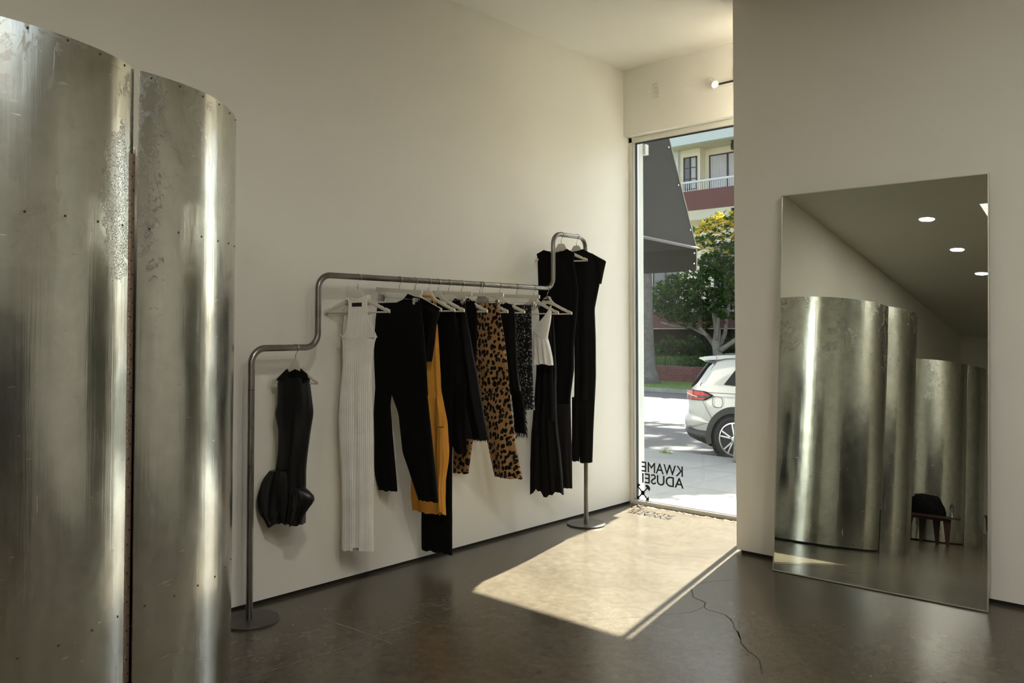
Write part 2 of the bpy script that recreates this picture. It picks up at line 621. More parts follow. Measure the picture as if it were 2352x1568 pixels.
MAT['leaf'] = mat_leaf('magnolia_leaves', (0.018, 0.060, 0.012), (0.085, 0.17, 0.035))
MAT['leafy'] = mat_leaf('young_yellow_leaves', (0.62, 0.47, 0.03), (0.85, 0.62, 0.04), 0.5)
MAT['leafb'] = mat_leaf('shade_shrub_leaves', (0.025, 0.060, 0.014), (0.07, 0.13, 0.03))
MAT['bark'] = plain('smooth_grey_bark', (0.23, 0.205, 0.18), 0.9, var=0.3, vs_=4, bump=0.4)
MAT['palm'] = plain('palm_bark', (0.14, 0.128, 0.115), 0.95, var=0.3, vs_=7, bump=0.6)
MAT['brick'] = NT('oxblood_brick')
_m = MAT['brick']
_oi = _m.t.nodes.new('ShaderNodeObjectInfo')
_m.set(col=_m.ramp(_oi.outputs['Random'], [(0.0, (0.115, 0.040, 0.036)), (1.0, (0.19, 0.072, 0.064))]), rough=0.8)
MAT['brick'] = _m.m
MAT['mortar'] = plain('mortar', (0.19, 0.155, 0.15), 0.95)
MAT['brickfar'] = mat_brick('oxblood_brick_far', (0.125, 0.043, 0.040), (0.17, 0.062, 0.056), (0.12, 0.06, 0.058))
MAT['cream'] = plain('cream_stucco', (0.90, 0.84, 0.66), 0.85, var=0.03, vs_=2)
MAT['soffit'] = plain('soffit_stucco', (0.70, 0.64, 0.48), 0.85, var=0.03, vs_=2)
MAT['fascia'] = plain('pale_blue_fascia', (0.66, 0.72, 0.71), 0.7, var=0.02, vs_=2)
MAT['redband'] = plain('maroon_parapet', (0.165, 0.066, 0.060), 0.75, var=0.06, vs_=3)
MAT['whitemetal'] = plain('white_painted_metal', (0.74, 0.74, 0.75), 0.45)
MAT['winframe'] = plain('bronze_window_frame', (0.045, 0.045, 0.04), 0.5)
MAT['curtain'] = plain('pale_curtain', (0.60, 0.58, 0.60), 0.85, var=0.06, vs_=4)
MAT['screen'] = plain('grey_window_screen', (0.20, 0.20, 0.215), 0.6)
MAT['darkvoid'] = plain('shaded_basement_wall', (0.035, 0.030, 0.026), 0.9, var=0.2, vs_=2)  # near-black: the shade under the terrace is put into the wall colour
MAT['soil'] = plain('planter_soil', (0.06, 0.045, 0.03), 0.95, var=0.2, vs_=3)
MAT['lantern'] = plain('bronze_lantern', (0.03, 0.026, 0.022), 0.5, 0.3)
MAT['carw'] = NT('pearl_white_paint').set(col=(0.42, 0.42, 0.41), rough=0.25, coat=1.0, coatr=0.04).m
MAT['cblack'] = plain('black_plastic_cladding', (0.022, 0.022, 0.021), 0.55, var=0.08, vs_=30)
MAT['cglass'] = NT('tinted_car_glass').set(col=(0.012, 0.013, 0.014), rough=0.04, spec=0.8).m
MAT['cgrey'] = plain('grey_rear_glass', (0.06, 0.06, 0.065), 0.12)
MAT['lampred'] = NT('red_tail_lens').set(col=(0.42, 0.012, 0.016), rough=0.08, coat=1.0).m
MAT['lampdark'] = NT('smoked_tail_lens').set(col=(0.05, 0.035, 0.038), rough=0.08, coat=1.0).m
MAT['lampclear'] = plain('clear_lamp_strip', (0.75, 0.45, 0.36), 0.2)
MAT['tyre'] = plain('tyre_rubber', (0.020, 0.020, 0.020), 0.8)
MAT['rim'] = plain('machined_alloy', (0.62, 0.62, 0.63), 0.28, 0.9)
MAT['rimd'] = plain('dark_alloy', (0.03, 0.03, 0.032), 0.35, 0.6)
MAT['benchw'] = plain('dark_red_stained_wood', (0.050, 0.018, 0.012), 0.45, var=0.2, vs_=12)
MAT['leather'] = plain('brown_leather', (0.22, 0.10, 0.055), 0.5, var=0.15, vs_=10)
MAT['terracotta'] = plain('terracotta', (0.42, 0.19, 0.125), 0.6, var=0.08, vs_=6)
MAT['paper'] = plain('crumpled_paper', (0.34, 0.29, 0.23), 0.85)
MAT['redgloss'] = plain('dark_red_gloss', (0.10, 0.012, 0.012), 0.15)
MAT['bottle'] = NT('clear_bottle_glass').set(col=(0.85, 0.88, 0.86), rough=0.02, trans=1.0, ior=1.45).m
MAT['crack'] = plain('floor_crack', (0.030, 0.026, 0.022), 0.9)
MAT['joint'] = plain('pale_filled_joint', (0.125, 0.117, 0.098), 0.5, var=0.2, vs_=20)
MAT['rubble'] = plain('crumbled_threshold', (0.135, 0.10, 0.07), 0.95, var=0.5, vs_=25, bump=0.6)
MAT['emit'] = NT('lit_lens').set(col=(1, 1, 1), emit=(1.0, 0.93, 0.80), estr=9.0).m
MAT['emitw'] = NT('warm_spot_lens').set(col=(1, 1, 1), emit=(1.0, 0.84, 0.58), estr=0.35).m

# ------------------------------------------------------------------ the room
CEIL = 4.03
XR, YB = 9.0, -17.8
HF = -0.096            # interior face of the window header
HZ = 3.411             # underside of the header
PX0, PX1, PY = 1.528, 5.6, -0.895   # partition with the mirror

o = MB().grid(lambda u, v: (-0.3 + u * (XR + 0.6), YB - 0.3 + v * (0.06 - YB + 0.3), 0), 2, 2).build('floor', MAT['floor'], fixn=False, origin=(0, 0, 0))
struct(o)
FLOOR = o
mb = MB().box((-0.26, YB, 0.022), (0, 0.0, CEIL))
WALL_LEFT = struct(mb.build('wall_left', MAT['wall']))
struct(MB().box((-0.26, YB, 0.0), (-0.010, 0.0, 0.022)).build('baseboard_left', MAT['gap']))
mb = MB().box((-0.26, HF, HZ), (XR, 0.2, CEIL))
mb.box((1.372, 0.0, 0.0), (XR, 0.2, HZ))
WALL_WIN = struct(mb.build('wall_window', MAT['wall']))
struct(MB().box((PX0, PY, 0.022), (PX1, PY + 0.15, CEIL)).build('wall_partition', MAT['wall']))
struct(MB().box((PX0 + 0.035, PY + 0.006, 0.0), (PX1, PY + 0.14, 0.022)).build('baseboard_partition', MAT['gap']))
struct(MB().box((-0.26, YB - 0.2, 0), (XR + 0.2, YB, CEIL)).build('wall_back', MAT['wall']))
struct(MB().box((XR, YB, 0), (XR + 0.2, 0.2, CEIL)).build('wall_right', MAT['wall']))
struct(MB().box((XR - .03, -8.0, 0), (XR, -0.02, 1.95)).build('added_dark_panel', plain('added_charcoal_panel', (0.03, 0.028, 0.025), 0.6)))  # unseen dark panel, added to darken what the metal sheets reflect
SKY = [(2.12, 3.4, -8.05, -7.15), (4.4, 7.4, -4.9, -2.5)]        # skylight openings x0, x1, y0, y1; the second is unseen, added for fill light
mb = MB()
xs_c = sorted({-0.26, XR + .2, *[q for k in SKY for q in k[:2]]})
ys_c = sorted({YB - .2, 0.2, *[q for k in SKY for q in k[2:]]})
for xa_, xb_ in zip(xs_c[:-1], xs_c[1:]):
    for ya_, yb_ in zip(ys_c[:-1], ys_c[1:]):
        if any(k[0] - .01 < (xa_ + xb_) / 2 < k[1] + .01 and k[2] - .01 < (ya_ + yb_) / 2 < k[3] + .01 for k in SKY):
            continue
        mb.box((xa_, ya_, CEIL), (xb_, yb_, CEIL + 0.12))
struct(mb.build('ceiling', MAT['ceil']))
for nwin, (SX0, SX1, SY0, SY1) in zip((2, 3), SKY):
    mb = MB()
    for a, b in (((SX0 - .04, SY0 - .04), (SX1 + .04, SY0)), ((SX0 - .04, SY1), (SX1 + .04, SY1 + .04)), ((SX0 - .04, SY0), (SX0, SY1)), ((SX1, SY0), (SX1 + .04, SY1))):
        mb.box((a[0], a[1], CEIL + 0.12), (b[0], b[1], CEIL + 0.4))
    W3 = struct(mb.build('window_%d' % nwin, MAT['ceil']))
    MB().box((SX0 - .02, SY0 - .02, CEIL + 0.37), (SX1 + .02, SY1 + .02, CEIL + 0.38)).build('pane', MAT['glass'], W3)

# cracks and old filled joints in the slab, as shallow strips
def strip(pts, w, name, mat, z=0.0006, jit=0.0):
    rnd = random.Random(len(pts) * 7 + int(pts[0][0]))
    P = [hit(x, y, 2, 0.0) for x, y in pts]
    Q = []
    for a, b in zip(P[:-1], P[1:]):
        n = max(1, int(np.linalg.norm(b - a) / 0.06))
        for k in range(n):
            q = a + (b - a) * k / n
            Q.append(q + np.array([rnd.uniform(-jit, jit), rnd.uniform(-jit, jit), 0]))
    Q.append(P[-1])
    v, f = [], []
    for i, p in enumerate(Q):
        t = Q[min(i + 1, len(Q) - 1)] - Q[max(i - 1, 0)]
        t /= np.linalg.norm(t) + 1e-9
        n = np.array([-t[1], t[0], 0])
        ww = w * (0.5 + rnd.random())
        v += [p + n * ww / 2 + (0, 0, z), p - n * ww / 2 + (0, 0, z)]
        if i:
            k = 2 * i
            f.append((k - 2, k - 1, k + 1, k))
    MB().add(v, f).build(name, mat, FLOOR)


def c1(x, y): return (1050 + x / 3.51, 1130 + y / 3.51)
def c5(x, y): return (1660 + x / 5.227, 1220 + y / 5.227)
def c8(x, y): return (500 + x / 2.767, 1100 + y / 2.767)


strip([c1(*p) for p in ((1870, 760), (1895, 800), (1905, 845), (1965, 870), (2000, 890), (1990, 920), (2010, 945), (2110, 970), (2170, 995), (2230, 1060), (2258, 1130), (2275, 1190))]
      + [c5(*p) for p in ((170, 1200), (205, 1305), (205, 1335), (255, 1390), (310, 1440), (375, 1475), (410, 1500), (440, 1550), (470, 1700))], 0.0060, 'crack', MAT['crack'], jit=0.006)
strip([c1(*p) for p in ((1870, 760), (1940, 745), (2080, 715), (2200, 706), (2260, 700))], 0.0022, 'crack', MAT['crack'], jit=0.006)
strip([c1(*p) for p in ((1990, 920), (1965, 940), (1880, 968), (1700, 985), (1500, 1003), (1200, 1022), (1000, 1032), (500, 1062), (250, 1070), (0, 1076))], 0.0020, 'crack', MAT['crack'], jit=0.006)
strip([c8(*p) for p in ((480, 800), (690, 890), (990, 1000), (1110, 1050))], 0.009, 'floor_joint', MAT['joint'], jit=0.004)
strip([c8(*p) for p in ((100, 1290), (500, 1165), (760, 1085), (990, 1000), (1280, 905))], 0.008, 'floor_joint', MAT['joint'], jit=0.004)
strip([c8(*p) for p in ((20, 1185), (150, 1135), (300, 1105))], 0.008, 'floor_joint', MAT['joint'], jit=0.004)

# window: frame, glass, lettering
WX0, WX1 = 0.072, 1.295
GZ0, GZ1 = 0.043, 3.36
mb = MB()
mb.box((0.0, -0.012, 0.0), (0.040, 0.07, HZ), bev=0.004)
mb.box((0.0, -0.018, 0.0), (1.362, 0.075, GZ0 - 0.002), bev=0.006)
mb.box((0.0, -0.012, GZ1), (1.362, 0.07, HZ), bev=0.004)
mb.box((WX1, -0.012, 0.0), (1.330, 0.022, HZ))
mb.box((1.362, -0.012, 0.0), (1.372, 0.022, HZ))
WIN = struct(mb.build('window_1', MAT['frame']))
mb = MB().box((0.040, -0.004, GZ0), (0.066, 0.05, GZ1), bev=0.003)
mb.box((0.04, -0.004, GZ0 - 0.004), (WX1, 0.05, GZ0 + 0.006))
mb.box((0.04, -0.004, GZ1 - 0.004), (WX1, 0.05, GZ1 + 0.006))
mb.build('aluminium_bead', MAT['alu'], WIN, label='pale aluminium glazing bead')
mb = MB().box((0.066, 0.000, GZ0), (WX0, 0.030, GZ1))
mb.box((0.066, 0.000, GZ1 - 0.012), (WX1, 0.030, GZ1 - 0.004))
mb.build('gasket', MAT['gasket'], WIN, label='thin black glazing gasket')
MB().box((0.066, 0.010, GZ0), (WX1, 0.016, GZ1)).build('pane', MAT['glass'], WIN, label='clear shop window glass')
MB().box((1.330, 0.010, GZ0), (1.362, 0.015, GZ1)).build('pane', MAT['glass'], WIN)
# crumbled strip of floor along the sill
rnd = random.Random(4)
v, f = [], []
N = 70
for i in range(N + 1):
    x = 0.01 + i * 1.5 / N
    v += [(x, -0.014, 0.004), (x, -0.055 - rnd.random() * 0.030, 0.0012), (x, -0.035 - rnd.random() * 0.015, 0.004 + rnd.random() * 0.007)]
    if i:
        k = 3 * i
        f += [(k - 3, k - 1, k + 2, k), (k - 1, k - 2, k + 1, k + 2)]
MB().add(v, f).build('crumbled_edge', MAT['rubble'], FLOOR, label='crumbled brown concrete edge along the window sill')


def lettering(txt, xr, xl, z0, z1, name):
    cu = bpy.data.curves.new(name, 'FONT')
    cu.body = txt
    cu.extrude = 0.0
    cu.offset = 0.0
    to = bpy.data.objects.new(name, cu)
    C.objects.link(to)
    bpy.context.view_layer.update()
    dg = bpy.context.evaluated_depsgraph_get()
    me = to.evaluated_get(dg).to_mesh()
    V = np.array([p.co[:] for p in me.vertices])
    F = [tuple(p.vertices) for p in me.polygons]
    lo, hi = V.min(0), V.max(0)
    P = []
    for q in V:
        a = (q[0] - lo[0]) / (hi[0] - lo[0])
        b = (q[1] - lo[1]) / (hi[1] - lo[1])
        P.append((xr + (xl - xr) * a, 0.0085, z0 + (z1 - z0) * b))
    to.to_mesh_clear() if hasattr(to, 'to_mesh_clear') else None
    bpy.data.objects.remove(to)
    mb = MB()
    for dx, dz in ((-.0016, 0), (.0016, 0), (0, .0014), (0, -.0014)):       # medium weight strokes
        mb.add([(x + dx, y - 0.00002 * (dx > 0), z + dz) for x, y, z in P], F)
    return mb.build(name, MAT['vinyl'], WIN, fixn=False)


lettering('KWAME', 0.549, 0.118, 0.306, 0.398, 'lettering')['label'] = 'black vinyl letters KWAME reading from the street'
lettering('ADUSEI', 0.556, 0.124, 0.203, 0.293, 'lettering')['label'] = 'black vinyl letters ADUSEI reading from the street'
mb = MB()
LC = hit(1476.5, 1131.5, 1, 0.0085)
fl = lambda a, b, t: (LC[0] + a, 0.0085 + t, LC[2] + b)
mb.prism([(0.021 * math.cos(q * math.pi / 9), 0.021 * math.sin(q * math.pi / 9)) for q in range(18)], fl, 0, -0.0008)
for sx, sz in ((1, 1), (-1, 1), (1, -1), (-1, -1)):
    d = np.array([sx, sz]) / math.sqrt(2)
    n = np.array([-d[1], d[0]])
    e = d * 0.075
    mb.prism([tuple(n * .006), tuple(e + n * .006), tuple(e - n * .006), tuple(-n * .006)], fl, 0, -0.0008)
    if sz > 0:
        mb.prism([tuple(e - d * 0.008 + n * 0.032 * math.cos(q * math.pi / 10) + d * 0.032 * math.sin(q * math.pi / 10)) for q in range(11)], fl, 0, -0.0008)
    else:
        mb.prism([tuple(e + d * 0.024), tuple(e - d * 0.012 + n * 0.026), tuple(e - d * 0.012 - n * 0.026)], fl, 0, -0.0008)
mb.build('emblem', MAT['vinyl'], WIN, label='black vinyl emblem of crossed mallets and arrows')

# socket and track spots on the header
def pix_y(x, y, yy=HF): return hit(x, y, 1, yy)
a, b = pix_y(1499.6, 194), pix_y(1516.6, 222)
oc = np.array([(a[0] + b[0]) / 2, HF, (a[2] + b[2]) / 2])
t = thing('wall_outlet', (oc[0], HF, oc[2] - .066), 'ivory electrical outlet plate on the header above the shop window', 'outlet')
MB().box((oc[0] - .037, HF - .007, oc[2] - .066), (oc[0] + .037, HF, oc[2] + .066), bev=.004).build('cover_plate', MAT['outlet'], t)
for s in (-1, 1):
    zc = oc[2] + s * .020
    rc = MB().prism([(0.0165 * math.cos(q * math.pi / 10), max(-.0135, min(.0135, 0.0165 * math.sin(q * math.pi / 10)))) for q in range(20)], lambda p, q, w: (oc[0] + p, HF - .007 - w, zc + q), 0, .002).build('socket', MAT['outlet'], t)
    MB().box((oc[0] - .0075, HF - .0098, zc), (oc[0] - .005, HF - .009, zc + .009)).box((oc[0] + .005, HF - .0098, zc), (oc[0] + .0075, HF - .009, zc + .008)) \
        .box((oc[0] - .002, HF - .0098, zc - .009), (oc[0] + .002, HF - .009, zc - .005)).build('slots', MAT['slot'], rc)


def spot_head(px, py, t, aim, lit):
    yy = HF - 0.075
    c = hit(px, py, 1, yy)
    ax = np.array(aim, float); ax /= np.linalg.norm(ax)
    k = 0.80
    h = MB().lathe([(r * k, q * k) for r, q in ((0.028, -0.060), (0.036, -0.054), (0.038, -0.01), (0.0385, 0.0), (0.0355, 0.001), (0.0355, 0.006), (0.040, 0.007), (0.041, 0.045), (0.037, 0.047), (0.033, 0.040))], c, 28, ax).build('lamp_head', MAT['lampw'], t, smooth=True, sharp=40)
    MB().lathe([(r * k, q * k) for r, q in ((0.0325, 0.0405), (0.032, 0.0425), (0.02, 0.0432))], c, 24, ax).build('lens', MAT['emitw'], h)
    MB().tube([c + np.array([0.0, 0.075, 0.0]) * 0.99, c + np.array([0.012, 0.03, 0.0]), c], 0.010, 10).build('arm', MAT['lampw'], h, smooth=True)
    if lit:
        L = bpy.data.lights.new('track_spot', 'SPOT')
        L.energy = 60; L.spot_size = R(95); L.spot_blend = 0.8; L.color = (1.0, 0.92, 0.80); L.shadow_soft_size = 0.03
        lo = bpy.data.objects.new('track_spot', L)
        C.objects.link(lo)
        lo.parent = t
        lo.location = tuple(c + ax * 0.06 - ORG[t])
        lo.rotation_euler = Vector(ax).to_track_quat('-Z', 'Y').to_euler()


k0 = pix_y(1640, 196, HF - .02)
t = thing('track_light', (k0[0] + .15, HF, k0[2] - .02), 'white track light with two small spot heads above the shop window', 'lamp')
mb = MB().box((k0[0] - .02, HF - .024, k0[2] - .020), (k0[0] + 0.80, HF, k0[2] + .020), bev=.003).build('track', MAT['lampw'], t)
MB().box((k0[0] + .0, HF - .0255, k0[2] - .009), (k0[0] + 0.76, HF - .0235, k0[2] + .009)).build('track_slot', MAT['slot'], mb)
spot_head(1638, 191, t, (0.72, -0.42, -0.55), True)
spot_head(1697, 176, t, (0.72, -0.42, -0.55), True)

# recessed ceiling lights: three seen in the mirror, the rest unseen, added as fill
FILL_W = 11.0  # power of the stronger added fill lights
LAMPS = [(1.40, -7.64, 'nearest to the skylight in the mirror'), (1.45, -9.44, 'second of the row in the mirror'), (1.51, -11.16, 'farthest from the leaning mirror'),
         (3.9, -5.5, 'unseen fill added over the open floor, nearest the first fitting room'), (3.9, -7.0, 'unseen fill added over the open floor, second row, left'), (5.7, -5.5, 'unseen fill added over the open floor, middle of the room'),
         (5.7, -7.0, 'unseen fill added over the open floor, second row, middle'), (7.5, -5.5, 'unseen fill added on the right side of the room, nearest the partition'), (7.5, -7.0, 'unseen fill added on the right side of the room, deeper in'),
         ]
for x, y, nm in LAMPS:
    t = thing('recessed_light', (x, y, CEIL - .012), 'round lit recessed ceiling light, ' + nm, 'lamp', 'recessed ceiling lights')
    MB().lathe([(0.115, 0.0), (0.12, 0.004), (0.12, 0.0118), (0.098, 0.0118), (0.096, 0.004), (0.10, 0.0), (0.115, 0.0)], (x, y, CEIL - .012), 32, cap=False).build('trim_ring', MAT['lampw'], t, smooth=True, sharp=35)
    MB().lathe([(0.097, 0.003), (0.097, 0.006)], (x, y, CEIL - .012), 28).build('lens', MAT['emit'], t)
    L = bpy.data.lights.new('downlight', 'AREA')
    L.shape = 'DISK'; L.size = 0.18
    L.energy = FILL_W if (y > -7 and x > 2) else 2.0
    L.color = (1.0, 0.94, 0.84)
    lo = bpy.data.objects.new('downlight', L)
    C.objects.link(lo)
    lo.parent = t
    lo.location = (0, 0, -0.004)

# ------------------------------------------------------------------ scalloped metal fitting rooms
def fitting_room(off, label, seed):
    off = np.array(off, float)
    F = np.array([0.975, -5.715]) + off
    D = np.array([0.800, -5.290]) + off
    RF = RD = 0.742
    H = 2.50
    t = thing('fitting_room', ((F[0] + D[0]) / 2, (F[1] + D[1]) / 2, 0), label, 'fitting room', 'scalloped sheet metal fitting rooms')
    m = (F + D) / 2
    dv = D - F
    dist = np.linalg.norm(dv)
    pv = np.array([dv[1], -dv[0]]) / dist
    if pv[0] < 0: pv = -pv
    hc = math.sqrt(RF ** 2 - (dist / 2) ** 2)
    S1, S2 = m + pv * hc, m - pv * hc
    rnd = random.Random(seed)
    ph = [rnd.uniform(0, 6.28) for _ in range(6)]

    def shell(cn, a0, a1, z0, z1, name, lab):
        nu, nv = 120, 60

        def rad(q, z):
            return RF + 0.0016 * math.sin(5 * q + ph[0] + 0.5 * math.sin(1.1 * z + ph[1])) + 0.0012 * math.sin(9 * q + ph[2] + 0.9 * math.sin(0.8 * z)) \
                + 0.0016 * mnoise.noise((q * 2.2 + seed, z * 0.9, ph[3])) + 0.0006 * mnoise.noise((q * 6 + seed, z * 3.0, ph[4]))
        def outer(u, v):
            q = a0 + (a1 - a0) * u; z = z0 + (z1 - z0) * v
            r = rad(q, z)
            return (cn[0] + r * math.cos(q), cn[1] + r * math.sin(q), z)
        def inner(u, v):
            q = a0 + (a1 - a0) * u; z = z0 + (z1 - z0) * v
            r = rad(q, z) - 0.006
            return (cn[0] + r * math.cos(q), cn[1] + r * math.sin(q), z)
        mb = MB().grid(outer, nu, nv).grid(inner, nu, nv)
        nb = nu * nv
        f = []
        for i in range(nu - 1):
            f.append((i, i + 1, nb + i + 1, nb + i))
            k = (nv - 1) * nu + i
            f.append((k, k + 1, nb + k + 1, nb + k))
        for j in range(nv - 1):
            f.append((j * nu, (j + 1) * nu, nb + (j + 1) * nu, nb + j * nu))
            k = nu - 1
            f.append((j * nu + k, (j + 1) * nu + k, nb + (j + 1) * nu + k, nb + j * nu + k))
        mb.f += f; mb.mi += [0] * len(f)
        o = mb.build(name, MAT['galv'], t, smooth=True, sharp=50, label=lab)
        # rivets
        rv = MB()
        n = int(RF * (a1 - a0) / 0.125)
        for z in (z0 + 0.03, 0.66, 1.95, z1 - 0.014):
            for i in range(n + 1):
                q = a0 + (a1 - a0) * (i + 0.35) / (n + 0.7)
                r = rad(q, z)
                rv.lathe([(0.0042, -0.001), (0.0040, 0.0010), (0.0022, 0.0022)], (cn[0] + r * math.cos(q), cn[1] + r * math.sin(q), z + rnd.uniform(-.003, .003)), 7, (math.cos(q), math.sin(q), 0))
        rv.build('rivets', MAT['rivet'], o, kind='stuff')
        return o

    ang = lambda c, p: math.atan2(p[1] - c[1], p[0] - c[0])
    d0, d1 = ang(D, S1), ang(D, S2)
    if d1 < d0: d1 += 2 * math.pi
    f0, f1 = ang(F, S2), ang(F, S1)
    if f1 < f0: f1 += 2 * math.pi
    if f0 > math.pi: f0 -= 2 * math.pi; f1 -= 2 * math.pi
    door = shell(D, d0 + 0.035, d1 - 0.02, 0.022, H - 0.006, 'door', 'curved door panel with stained top corner')
    fix = shell(F, f0 + 0.02, f1 - 0.006, 0.0, H, 'curved_panel', 'curved fixed panel with vertical sheen')
    # jamb strip between the two lobes
    nrm = (S1 - m) / np.linalg.norm(S1 - m)
    tg = np.array([-nrm[1], nrm[0]])
    def P(a, n_, z): q = S1 + tg * a + nrm * n_; return (q[0], q[1], z)
    MB().prism([(-0.012, -0.03), (0.020, -0.03), (0.020, -0.012), (-0.012, -0.012)], P, 0.0, H - 0.003).build('jamb', MAT['galv'], t)
    dk = MB()  # near-black strip behind the door foot, drawing the shade in the gap
    for q in range(40):
        q0 = d0 + 0.04 + (d1 - d0 - 0.06) * q / 40; q1 = d0 + 0.04 + (d1 - d0 - 0.06) * (q + 1) / 40
        rr = (RD - 0.02, RD - 0.010)
        dk.add([(D[0] + r * math.cos(a), D[1] + r * math.sin(a), z) for a in (q0, q1) for r in rr for z in (0.0, 0.03)], [(0, 1, 5, 4), (2, 3, 7, 6), (1, 3, 7, 5), (0, 2, 6, 4)])
    dk.build('door_gap_shade', MAT['gap'], t, label='dark strip for the shade in the gap under the door')
    # piano hinge
    z0, z1 = 0.42, 2.205
    hn = MB().prism([(0.003, -0.010), (0.024, -0.010), (0.024, -0.006), (0.003, -0.006)], P, z0, z1).build('hinge', MAT['hinge'], t, label='long tarnished piano hinge')
    MB().prism([(-0.012, -0.001), (-0.004, -0.001), (-0.004, 0.002), (-0.012, 0.002)], P, z0, z1).build('hinge_leaf', MAT['hinge'], hn)
    kn = MB()
    nk = 100
    for i in range(nk):
        a = z0 + (z1 - z0) * i / nk
        kn.tube([P(-0.001, -0.004, a + .001), P(-0.001, -0.004, a + (z1 - z0) / nk * 0.62)], 0.0042, 7)
    kn.build('hinge_knuckles', MAT['chrome'], hn, kind='stuff')
    sc = MB()
    ns = 37
    for i in range(ns):
        z = z0 + 0.03 + (z1 - z0 - 0.06) * i / (ns - 1)
        c = P(0.0145 + 0.003 * (-1) ** i, -0.006, z)
        sc.lathe([(0.0034, 0), (0.0030, 0.0016), (0.001, 0.002)], c, 8, (nrm[0], nrm[1], 0))
    sc.build('hinge_screws', MAT['rivet'], hn, kind='stuff')
    return t


fitting_room((0, 0), 'tall galvanised fitting room in the left foreground, nearest the clothes rack', 3)
fitting_room((-0.05, -4.95), 'smaller looking galvanised fitting room seen behind the first one in the mirror', 8)

# ------------------------------------------------------------------ leaning mirror, slightly bowed by its own weight
BLm, BRm = hit(1775, 1310, 2, 0), hit(2270, 1408, 2, 0)
ma = math.atan2(BRm[1] - BLm[1], BRm[0] - BLm[0]) + R(0.2)
mO = (BLm + BRm) / 2
mbx = np.array([math.cos(ma), math.sin(ma), 0]); mnb = np.array([-mbx[1], mbx[0], 0])
MW, MH = float(np.linalg.norm(BRm - BLm)), 2.545
T0, T1 = R(5.75), R(0.89)
ss = np.linspace(0, MH, 60)
dsn = ss[1] - ss[0]
tm = T0 - T1 * (ss[:-1] + dsn / 2)
bk = np.r_[0, np.cumsum(np.sin(tm) * dsn)]
zz = np.r_[0, np.cumsum(np.cos(tm) * dsn)]


def mp(a, s, w):
    """a across, s up along the sheet, w out of its face"""
    th = T0 - T1 * s
    n = -mnb * math.cos(th) + np.array([0, 0, math.sin(th)])
    return mO + mbx * a + mnb * np.interp(s, ss, bk) + np.array([0, 0, np.interp(s, ss, zz) + 0.004]) + n * w


t = thing('leaning_mirror', (mO[0], mO[1], 0), 'tall mirror with a thin metal edge leaning against the partition wall', 'mirror')
MB().grid(lambda u, v: mp((u - .5) * (MW - .012), 0.006 + v * (MH - .012), 0.0), 8, 60).build('mirror_glass', MAT['mirror'], t, smooth=True, fixn=False, label='silvered mirror face')
mb = MB()
for e in (0, 1):
    a0, a1 = ((-MW / 2, -MW / 2 + .006), (MW / 2 - .006, MW / 2))[e]
    def ring(u, v, a0=a0, a1=a1):
        k = int(round(u * 4)) % 4
        return mp((a0, a1, a1, a0)[k], v * MH, (.003, .003, -.014, -.014)[k])
    mb.grid(ring, 4, 60, closed_u=True)
for s0, s1 in ((0, .006), (MH - .006, MH)):
    mb.add([mp(a, s, w) for a in (-MW / 2, MW / 2) for s in (s0, s1) for w in (-.014, .003)], [(0, 1, 3, 2), (4, 5, 7, 6), (0, 1, 5, 4), (2, 3, 7, 6), (1, 3, 7, 5), (0, 2, 6, 4)])
mb.build('metal_edge', MAT['mframe'], t, label='thin metal edge')
MB().grid(lambda u, v: mp((u - .5) * (MW - .008), 0.004 + v * (MH - .008), -0.010), 3, 60).build('backing_board', MAT['gap'], t, smooth=True)

# ------------------------------------------------------------------ things seen only in the mirror
bx, by = 1.20, -9.18
t = thing('bench', (bx, by, 0), 'dark red wooden bench with four tapered legs before the second fitting room', 'bench')
MB().prism([(0.42 * math.cos(q * math.pi / 12), 0.19 * math.sin(q * math.pi / 12)) for q in range(24)], lambda a, b, z: (bx + a, by + b, z), 0.345, 0.372).build('seat', MAT['benchw'], t)
MB().prism([(0.27 * math.cos(q * math.pi / 12), 0.12 * math.sin(q * math.pi / 12)) for q in range(24)], lambda a, b, z: (bx + a, by + b, z), 0.31, 0.345).build('apron', MAT['benchw'], t)
for sx in (-.25, -.09, .09, .25):
    yy = by + (0.06 if sx in (-.25, .25) else -0.05)
    MB().prism([(sx - .055, .345), (sx + .055, .345), (sx + .018 + .02 * np.sign(sx), 0.0), (sx - .018 + .02 * np.sign(sx), 0.0)], lambda a, b, w: (bx + a, yy + w, b), -.014, .014).build('leg', MAT['benchw'], t)
rnd = random.Random(2)
def heap(u, v):
    q = 2 * math.pi * u; p = v * math.pi / 2
    r = 1 + 0.16 * mnoise.noise((3 * math.cos(q), 3 * math.sin(q), 2 * v)) + .10 * mnoise.noise((7 * math.cos(q), 7 * math.sin(q), 6 * v))
    return (bx - .05 + 0.265 * r * math.cos(p) ** 0.6 * math.cos(q), by + 0.15 * r * math.cos(p) ** 0.6 * math.sin(q), 0.374 + 0.235 * r * math.sin(p))
o = MB().grid(heap, 40, 16, closed_u=True).build('folded_coat', MAT['black'], smooth=True)
tag(o, 'black fluffy coat heaped on the dark bench', 'coat')
o = MB().lathe([(0.026, 0.0), (0.030, 0.006), (0.030, 0.12), (0.022, 0.15), (0.011, 0.165), (0.011, 0.19)], (bx + .30, by + .03, 0.3725), 20).build('glass_bottle', MAT['bottle'], smooth=True, sharp=40)
tag(o, 'small clear glass bottle standing on the end of the bench', 'bottle')
px_, py_ = 0.70, -8.95
t = thing('leather_bucket', (px_, py_, 0), 'brown leather bucket of papers on a red foot beside the bench', 'bucket')
